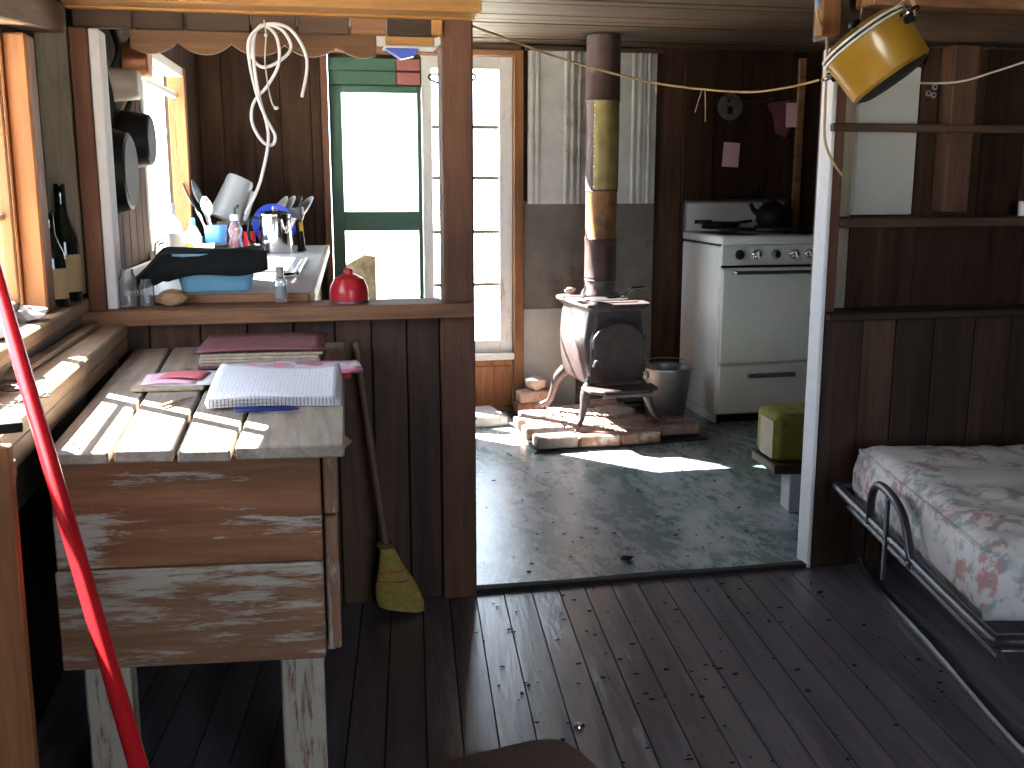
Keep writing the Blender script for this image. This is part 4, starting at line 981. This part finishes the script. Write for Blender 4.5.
grid('blade', 8, 6, lambda u, v: ((u - .5) * .13, -.03 * math.sin(math.pi * u) - .002, .12 + .24 * v), 'galv', sc_, thick=.003); tube('scoop_handle', [(0, -.015, .03), (0, -.01, .14)], .009, 'dark_metal', sc_, n=8)

# ---- kitchen range
RG = thing('kitchen_range', 'white enamel kitchen range with chrome handles against the back wall', 'stove', (2.385, 5.22, .0125), R(0)); RG.scale = (1, 1, 1.04)
hw_, f_, b_ = .29, -.28, .275
bxr('body', -hw_, hw_, f_ + .03, b_, .046, .875, 'enamel', RG, .006); bxr('kick_base', -hw_ + .02, hw_ - .02, f_ + .06, b_ - .01, .0, .045, 'black', RG, 0)
bxr('side_skirt', -hw_, -hw_ + .015, f_ + .035, b_, .002, .0455, 'enamel', RG, .002)
bxr('cooktop', -hw_ - .004, hw_ + .004, f_ - .004, b_, .885, .925, 'enamel', RG, .010, seg=2); bxr('top_gap', -hw_ + .004, hw_ - .004, f_ + .032, b_ - .01, .8755, .8845, 'black', RG, 0)
bxr('control_panel', -hw_ + .002, hw_ - .002, f_ + .008, f_ + .03, .785, .884, 'enamel', RG, .004)
od = bxr('oven_door', -hw_ + .004, hw_ - .004, f_, f_ + .029, .305, .772, 'enamel', RG, .008)
dr_ = bxr('drawer', -hw_ + .004, hw_ - .004, f_ + .003, f_ + .029, .05, .298, 'enamel', RG, .008)
def rel(o, p): return Vector(p) - o.location
tube('door_handle', [rel(od, (-hw_ + .06, f_ - .002, .752)), rel(od, (-hw_ + .065, f_ - .03, .752)), rel(od, (hw_ - .065, f_ - .03, .752)), rel(od, (hw_ - .06, f_ - .002, .752))], .009, 'dullmetal', od, n=10)
bxr('drawer_handle', -.13, .13, f_ - .02, f_ + .003, .232, .252, 'dullmetal', dr_, .004, tuple(dr_.location)); bxr('shadow_gap', -hw_ + .006, hw_ - .006, f_ + .02, f_ + .029, .773, .784, 'black', RG, 0)
for i, xk in enumerate((-.195, -.105, .0, .10, .18)):
    kn = lathe('knob', [(0, 0), (.024, 0), (.024, .005), (.020, .008), (.018, .022), (.015, .025), (0, .025)], 'black' if i == 0 else ('dullmetal' if i == 2 else 'chrome'), RG, (xk, f_ + .008, .836), (R(90), 0, 0), 20)
    if i == 2: lathe('dial', [(0, .0255), (.014, .0255), (.014, .027), (0, .027)], 'black', kn, n=16)
    elif i: box('grip', (.008, .036, .01), (0, 0, .029), 'white', kn, (0, 0, R(8 * i)), .002)
bg_ = bxr('backguard', -hw_, hw_, b_ - .035, b_, .926, 1.075, 'enamel', RG, .008); bxr('trim_strip', -hw_ - .003, hw_ + .003, b_ - .04, b_ + .002, 1.0755, 1.088, 'dullmetal', RG, .004)
bxr('side_trim', -hw_ - .006, -hw_ - .0005, b_ - .038, b_, .926, 1.075, 'dullmetal', RG, .001); bxr('badge', -.24, -.14, b_ - .039, b_ - .0355, .965, .985, 'pipe_dark', RG, .001)
for (xk, yk) in ((-.15, -.13), (-.15, .10), (.15, -.13), (.15, .10)):
    bw_ = lathe('burner_bowl', [(.098, .926), (.10, .928), (.09, .9285), (.05, .9265), (0, .9265)], 'chrome' if xk > 0 and yk < 0 else 'black', RG, (xk, yk, 0), n=24)
    bm = bmesh.new()
    tube_bm(bm, [Vector((.092 * math.cos(a), .092 * math.sin(a), .952)) for a in [2 * math.pi * k / 24 for k in range(24)]], .007, 6, True)
    tube_bm(bm, [Vector((.04 * math.cos(a), .04 * math.sin(a), .952)) for a in [2 * math.pi * k / 16 for k in range(16)]], .004, 6, True)
    for k in range(6):
        a = math.pi * k / 3; tube_bm(bm, [Vector((.03 * math.cos(a), .03 * math.sin(a), .953)), Vector((.095 * math.cos(a), .095 * math.sin(a), .953))], .004, 6)
    link('grate', from_bm(bm), 'black', RG, (xk, yk, 0), smooth=40)
# things on the range
kt = thing('tea_kettle', 'round black tea kettle on the right back burner of the range', 'kettle', (2.53, 5.31, 1.012), R(-25))
lathe('kettle_body', [(0, 0), (.075, 0), (.088, .02), (.088, .055), (.07, .095), (.04, .115), (.03, .118), (0, .118)], 'black', kt, n=28)
lathe('lid', [(.03, .1185), (.032, .122), (.01, .128), (.008, .138), (.0, .142)], 'black', kt, n=16)
tube('spout', [(-.075, 0, .06), (-.105, 0, .085), (-.118, 0, .115)], [.018, .013, .010], 'black', kt, n=10, sm=4)
tube('kettle_handle', [(-.05, 0, .105), (-.035, 0, .155), (.03, 0, .165), (.07, 0, .135), (.075, 0, .08)], .007, 'black', kt, n=8, sm=5)
sk_ = thing('skillet', 'flat black griddle on the left back burner of the range', 'pan', (2.235, 5.31, 1.012), R(20))
lathe('griddle', [(0, 0), (.10, 0), (.105, .018), (.10, .018), (.096, .005), (0, .005)], 'black', sk_, n=28); tube('griddle_handle', [(.10, 0, .012), (.16, 0, .016), (.22, 0, .02)], .008, 'black', sk_, n=8)
# notes and things on the back wall
def note(label, x_, z_, w, h, r_, mat='pinkpaper'):
    tag(grid('paper_note', 4, 4, lambda u, v: ((u - .5) * w, -.001 - .003 * (1 - v) * u, (v - .5) * h), mat, None, (x_, YB - .018, z_), (0, R(r_), 0), .0008, False), label, 'note', 'pink notes on the back wall')
note('lower pink paper note on the dark wall above the range', 2.36, 1.385, .095, .13, 3)
note('upper pink paper note on the dark wall near the right post', 2.72, 1.60, .095, .13, -1)
tag(prism('red_cloth', [(-.09, .06), (.05, .08), (.08, -.02), (.03, -.12), (-.03, -.10), (-.05, .0)], 'y', -.003, .003, 'maroon', None, (2.65, YB - .010, 1.60), bev=.001), 'dull red rag hanging behind the upper pink note', 'cloth')
pd = thing('round_dial', 'round tarnished metal disc with dark slots on the back wall', 'disc', (2.35, YB - .004, 1.64))
lathe('disc', [(0, 0), (.072, 0), (.07, .01), (.04, .014), (0, .014)], 'dullmetal', pd, (0, 0, 0), (R(90), 0, 0), 28); box('slot', (.03, .003, .04), (-.005, -.0155, -.02), 'black', pd, bev=.001); box('slot', (.016, .003, .016), (-.012, -.0155, .03), 'black', pd, bev=.001)
wr_ = [(2.30, YB - .02, 1.70), (2.40, YB - .015, 1.675), (2.5, YB - .015, 1.665), (2.6, YB - .015, 1.69)]
tag(tube('wall_wire', wr_, .003, 'dark_metal', n=6, sm=4), 'thin dark wire running from the round disc along the back wall', 'wire')
tag(bxr('wooden_pole', 2.735, 2.775, YB - .032, YB - .005, .95, 1.90, 'shelf_red', bev=.004), 'slim reddish upright pole against the back wall by the range', 'pole')

# ---- clothesline with pegs
cl = thing('clothesline', 'sagging hemp clothesline strung across the kitchen doorway', 'rope', (.517, 3.04, 1.66))
o5 = Vector((.517, 3.04, 1.66))
pts = [px(a, b, Y_) - o5 for a, b, Y_ in ((469, 25, 3.098), (500, 36, 3.12), (560, 58, 3.3), (640, 80, 3.35), (700, 89, 3.3), (752, 92, 3.22), (790, 87, 3.13), (819, 80, 3.06))]
tube('line', pts, .0035, 'rope', cl, n=8, sm=6)
for i, (a, b, dx_, dz_) in enumerate(((632, 78, .03, -.004), (656, 84, .003, -.03), (702, 90, -.02, -.07), (705, 90, .006, -.10))):
    q = px(a, b, 3.33) - o5
    tube('knot_tail', [q, q + Vector((dx_ * .5, 0, dz_ * .5 + .004)), q + Vector((dx_, .004, dz_))], .0028 if i < 2 else .0016, 'rope', cl, n=6, sm=3)
# cord tied round the right upright
ct = thing('tie_cord', 'thin tan cord running down the white doorway upright', 'cord', px(818, 5, 2.99))
o6 = px(818, 5, 2.99)
tube('cord', [px(a, b, Y_) - o6 for a, b, Y_ in ((816, 2, 2.885), (818, 18, 2.885), (826, 35, 2.98), (827, 60, 2.985), (825, 110, 2.985), (825, 140, 2.965), (832, 160, 2.965), (843, 176, 2.97))], .004, 'rope', ct, n=8, sm=5)
tag(tube('blue_cord', [px(817, -6, 2.884), px(817, 4, 2.884), px(819, 9, 2.884)], .006, 'blue_cup', n=8, sm=3), 'short blue cord end wrapped at the top of the beam block', 'cord')
tag(tube('wash_line', [px(a, b, Y_) for a, b, Y_ in ((880, 82, 2.93), (905, 83, 2.93), (957, 82, 2.9), (1000, 70, 2.85), (1060, 52, 2.8), (1300, -10, 2.5))], .003, 'rope_white', n=8, sm=5), 'pale cord stretched to the right behind the hanging pot', 'cord')

# ---- hanging mustard pot
pc_ = px(880, 61, 2.62)
rt_ = Vector((math.cos(R(11.7)), -math.sin(R(11.7)), 0)); fw_ = Vector((math.sin(R(11.7)), math.cos(R(11.7)), 0))
zax = (Vector((0, 0, 1)) * .82 - rt_ * .55 + fw_ * .22).normalized()
xax = (rt_ - zax * rt_.dot(zax)).normalized(); yax = zax.cross(xax)
Mr = Matrix((xax, yax, zax)).transposed()
HPt = thing('hanging_pot', 'mustard yellow enamel pot with sooty base hanging tilted from the beam', 'pot', pc_, rot=Mr.to_euler())
lathe('pot_body', [(.104, -.058), (.112, -.05), (.117, .062), (.120, .066), (.114, .066), (.108, -.045), (0, -.05)], 'mustard', HPt, n=40)
lathe('pot_base', [(0, -.066), (.085, -.066), (.106, -.056), (.108, -.050), (.104, -.049), (0, -.055)], 'soot', HPt, n=40)
lathe('rim', [(.116, .064), (.1215, .066), (.1215, .071), (.114, .071)], 'white', HPt, n=40)
ld_ = lathe('lid', [(.119, .078), (.120, .082), (.09, .098), (.03, .106), (0, .107), (0, .102), (.09, .092), (.114, .077)], 'mustard', HPt, n=40)
lathe('lid_rim', [(.117, .0765), (.1215, .0775), (.1215, .0825), (.117, .0835)], 'white', ld_, n=40); lathe('lid_knob', [(0, .107), (.008, .107), (.018, .118), (.014, .128), (0, .13)], 'black', ld_, n=16)
for sg in (1, -1):
    a0 = R(-48 if sg > 0 else 132)
    q = lambda da, rr, z_: (rr * math.cos(a0 + da), rr * math.sin(a0 + da), z_)
    tube('pot_handle', [q(-.28, .117, .045), q(-.26, .142, .050), q(.0, .150, .052), q(.26, .142, .050), q(.28, .117, .045)], .0045, 'chrome', HPt, n=8, sm=4)
    box('handle_bracket', (.006, .07, .03), (.1185 * math.cos(a0), .1185 * math.sin(a0), .043), 'black', HPt, (0, 0, a0), .003)
hnd = pc_ + Mr @ Vector((.148 * math.cos(R(-48)), .148 * math.sin(R(-48)), .052)); hn2 = pc_ + Mr @ Vector((.148 * math.cos(R(132)), .148 * math.sin(R(132)), .052))
hc = thing('suspension_string', 'thin cord holding up the tilted mustard pot', 'string', hnd)
tube('strand', [hnd - hnd, Vector((-.01, .03, .06)), Vector((-.015, .11, .16)), Vector((-.015, .24, .27))], .0022, 'rope', hc, n=6, sm=4)
tube('strand', [Vector((.004, .006, -.02)), Vector((-.022, .0, .02)), Vector((-.05, .03, -.005))], .0018, 'rope', hc, n=6, sm=4)
tube('strand', [px(860, 22, 2.70) - hnd, px(864, -10, 2.80) - hnd, px(864, -40, 2.88) - hnd], .0018, 'rope', hc, n=6, sm=3)

# ---- candle on the shelf
ca = thing('wax_candle', 'short white candle standing on the middle shelf', 'candle', (2.315, 3.035, 1.136))
lathe('wax', [(0, 0), (.0135, 0), (.0135, .046), (.011, .047), (0, .045)], 'candle', ca, n=18); tube('wick', [(0, 0, .045), (.001, 0, .053)], .001, 'black', ca, n=5)
tag(lathe('candle_saucer', [(0, 0), (.03, 0), (.05, .0008), (0, .0009)], 'dullmetal', None, (2.255, 3.04, 1.1355), n=22), 'flat dark saucer beside the candle on the shelf', 'saucer')

# ---- upholstered bench on blocks
tag(box('concrete_block', (.20, .10, .145), (1.90, 3.55, .086), 'concrete', rot=(0, 0, R(-8)), bev=.004), 'pale block propping up the olive bench cushion', 'block')
tag(box('bench_plank', (.9, .24, .035), (2.20, 3.63, .177), 'wall_dark_x', rot=(0, 0, R(-4)), bev=.004), 'dark plank carrying the olive cushion', 'plank')
tag(box('concrete_block', (.20, .20, .145), (2.50, 3.60, .086), 'concrete', bev=.004), 'second pale block under the far end of the bench plank', 'block')
cs = thing('bench_cushion', 'olive green velour bench cushion with tan end patch behind the doorway', 'cushion', (2.20, 3.64, .196), R(-4))
bm = bmesh.new(); bmesh.ops.create_cube(bm, size=1); bmesh.ops.scale(bm, vec=(.88, .21, .19), verts=bm.verts); bmesh.ops.translate(bm, vec=(0, 0, .095), verts=bm.verts)
bmesh.ops.bevel(bm, geom=bm.edges[:], offset=.03, segments=4, profile=.5, affect='EDGES')
link('padding', from_bm(bm), 'greenfab', cs, smooth=True)
box('end_patch', (.006, .13, .15), (-.4405, -.02, .085), 'tanfab', cs, bev=.0025)

# ---- rollaway bed: frame and mattress
BA = R(-12.4)
BF = thing('bed_frame', 'grey tubular rollaway bed frame with a looped end rail', 'bed', (1.645, 2.885, .016), BA)
# local: x to the right along the bed, y away; end rail runs along -y
tube('end_rail', [(.30, .04, .285), (.03, .04, .285), (0, .0, .285), (0, -.5, .285), (0, -1.05, .285), (.03, -1.1, .285), (.30, -1.10, .285)], .014, 'bedframe', BF, n=10, sm=4)
tube('end_rail', [(.035, .0, .228), (.035, -.5, .228), (.035, -1.06, .228)], .012, 'bedframe', BF, n=8)
tube('side_rail', [(.30, .04, .285), (1.9, .04, .285)], .014, 'bedframe', BF, n=10); tube('side_rail', [(.30, -1.10, .285), (1.9, -1.10, .285)], .014, 'bedframe', BF, n=10)
tube('guard_loop', [(-.004, -.30, .275), (-.006, -.31, .36), (-.006, -.36, .405), (-.006, -.47, .405), (-.006, -.56, .375), (-.006, -.62, .30), (-.004, -.64, .27)], .012, 'bedframe', BF, n=10, sm=5)
box('brace', (.008, .022, .24), (-.012, -.455, .285), 'bedframe', BF, bev=.002)
for yy in (-.46, -.31, -.64): lathe('bolt', [(0, 0), (.007, 0), (.006, .005), (0, .006)], 'dullmetal', BF, (-.0165, yy, .39 if yy == -.46 else .285), (0, R(-90), 0), 10)
tube('floor_leg', [(.10, .06, .27), (.105, .07, .10), (.11, .03, -.002), (.115, -.5, -.004), (.12, -1.08, -.004), (.12, -1.14, .10), (.11, -1.12, .27)], .011, 'bedframe', BF, n=8, sm=5)
tube('floor_leg', [(1.7, .06, .27), (1.7, .07, .10), (1.7, .03, -.002), (1.7, -.5, -.004), (1.7, -1.08, -.004), (1.7, -1.14, .10), (1.7, -1.12, .27)], .011, 'bedframe', BF, n=8, sm=5)
bmx = bmesh.new()
for k in range(12): tube_bm(bmx, [Vector((.05, -.03 - k * .09, .225)), Vector((1.85, -.03 - k * .09, .225))], .003, 5)
link('spring_mesh', from_bm(bmx), 'dullmetal', BF)
MT = thing('mattress', 'floral printed thin mattress with quilted top on the rollaway bed', 'mattress', (1.703, 2.885, .258), BA)
bm = bmesh.new(); LX, LY, HZ = 1.75, .93, .192
NX, NY = 70, 38
def mt_top(u, v):
    x_, y_ = u * LX, -v * LY
    e = min(u * LX, (1 - u) * LX, v * LY, (1 - v) * LY); k = min(1, e / .05); z_ = HZ - .03 * (1 - k) ** 2
    q1 = abs(math.sin(math.pi * (x_ * 5.2 + .35 * math.sin(y_ * 9)))); q2 = abs(math.sin(math.pi * (y_ * 5.0 + .35 * math.sin(x_ * 8))))
    z_ += (.014 * min(q1, q2) ** .5 - .006) * k
    return (x_, y_, z_)
V = [[bm.verts.new(mt_top(i / NX, j / NY)) for i in range(NX + 1)] for j in range(NY + 1)]
for j in range(NY):
    for i in range(NX): bm.faces.new((V[j][i], V[j][i + 1], V[j + 1][i + 1], V[j + 1][i]))
ring = [V[0][i] for i in range(NX + 1)] + [V[j][NX] for j in range(1, NY + 1)] + [V[NY][i] for i in range(NX - 1, -1, -1)] + [V[j][0] for j in range(NY - 1, 0, -1)]
prev = ring
for zz_, out in ((.10, .012), (.05, .012), (.012, .004), (0, -.02)):
    cur = []
    for w_ in ring:
        cxx, cyy = LX / 2, -LY / 2; dx_, dy_ = w_.co.x - cxx, w_.co.y - cyy
        px_ = w_.co.x + (out if abs(w_.co.x - LX) < 1e-5 else (-out if w_.co.x < 1e-5 else 0)); py_ = w_.co.y + (out if w_.co.y > -1e-5 else (-out if abs(w_.co.y + LY) < 1e-5 else 0))
        cur.append(bm.verts.new((px_, py_, zz_)))
    for k in range(len(ring)): bm.faces.new((prev[k], prev[(k + 1) % len(ring)], cur[(k + 1) % len(ring)], cur[k]))
    prev = cur
bm.faces.new(prev)
link('ticking', from_bm(bm), 'floral', MT, smooth=50)
pr = [Vector((0, 0, HZ - .026)), Vector((LX, 0, HZ - .026)), Vector((LX, -LY, HZ - .026)), Vector((0, -LY, HZ - .026))]
pp_ = []
for a, b in zip(pr, pr[1:] + pr[:1]): pp_ += [a.lerp(b, k / 10) for k in range(10)]
tube('piping', pp_, .005, 'floral', MT, n=6, closed=True); tube('piping', [p_ - Vector((0, 0, HZ - .04)) for p_ in pp_], .005, 'floral', MT, n=6, closed=True)

# ---- brown mat on the floor by the camera
mo = [(.02, 1.80), (.27, 2.052), (.40, 2.10), (.50, 2.118), (.545, 2.108), (.575, 2.06), (.60, 1.96), (.62, 1.70), (.40, 1.45), (.05, 1.5)]
ms = smooth_path([(a, b, 0) for a, b in mo], 5, True)
tag(prism('floor_mat', [(p_.x, p_.y) for p_ in ms], 'z', .001, .010, 'mat', bev=.002), 'brown carpet mat with a rounded corner on the plank floor', 'mat')
# litter on the kitchen and room floor
rl = random.Random(17)
bm = bmesh.new()
for k in range(260):
    if rl.random() < .5: xx, yy, zz_ = rl.uniform(.55, 2.0), rl.uniform(3.1, 4.6), .0135
    else: xx, yy, zz_ = rl.uniform(.45, 1.6), rl.uniform(1.9, 2.97), .0015
    s_ = rl.uniform(.002, .006)
    g_ = bmesh.ops.create_icosphere(bm, subdivisions=1, radius=s_)['verts']
    bmesh.ops.scale(bm, vec=(rl.uniform(.6, 2.2), rl.uniform(.5, 1.4), .5), verts=g_); bmesh.ops.translate(bm, vec=(xx, yy, zz_ + s_ * .4), verts=g_)
lt = link('floor_grit', from_bm(bm), 'black'); lt['kind'] = 'stuff'; tag(lt, 'dark grit and crumbs scattered over the floors', 'grit')
tag(lump('charcoal_bit', (.045, .02, .016), 'black', 41, None, (1.045, 3.16, .021), rough=.3), 'black charcoal chip on the green floor near the threshold', 'charcoal')
tag(lathe('bottle_cap', [(0, 0), (.011, 0), (.0125, .001), (.011, .005), (0, .006)], 'chrome', None, (.607, 2.17, .0012), n=16), 'shiny bottle cap in a gap of the plank floor', 'cap')
tag(prism('outdoor_board', [(-.08, -1.24), (.11, -1.24), (.11, .06), (.05, .07), (-.08, .0)], 'y', -.01, .01, 'ledge', None, (.32, YB + .16, .79), bev=.002), 'tan board standing outside the lower screen of the green door', 'board')
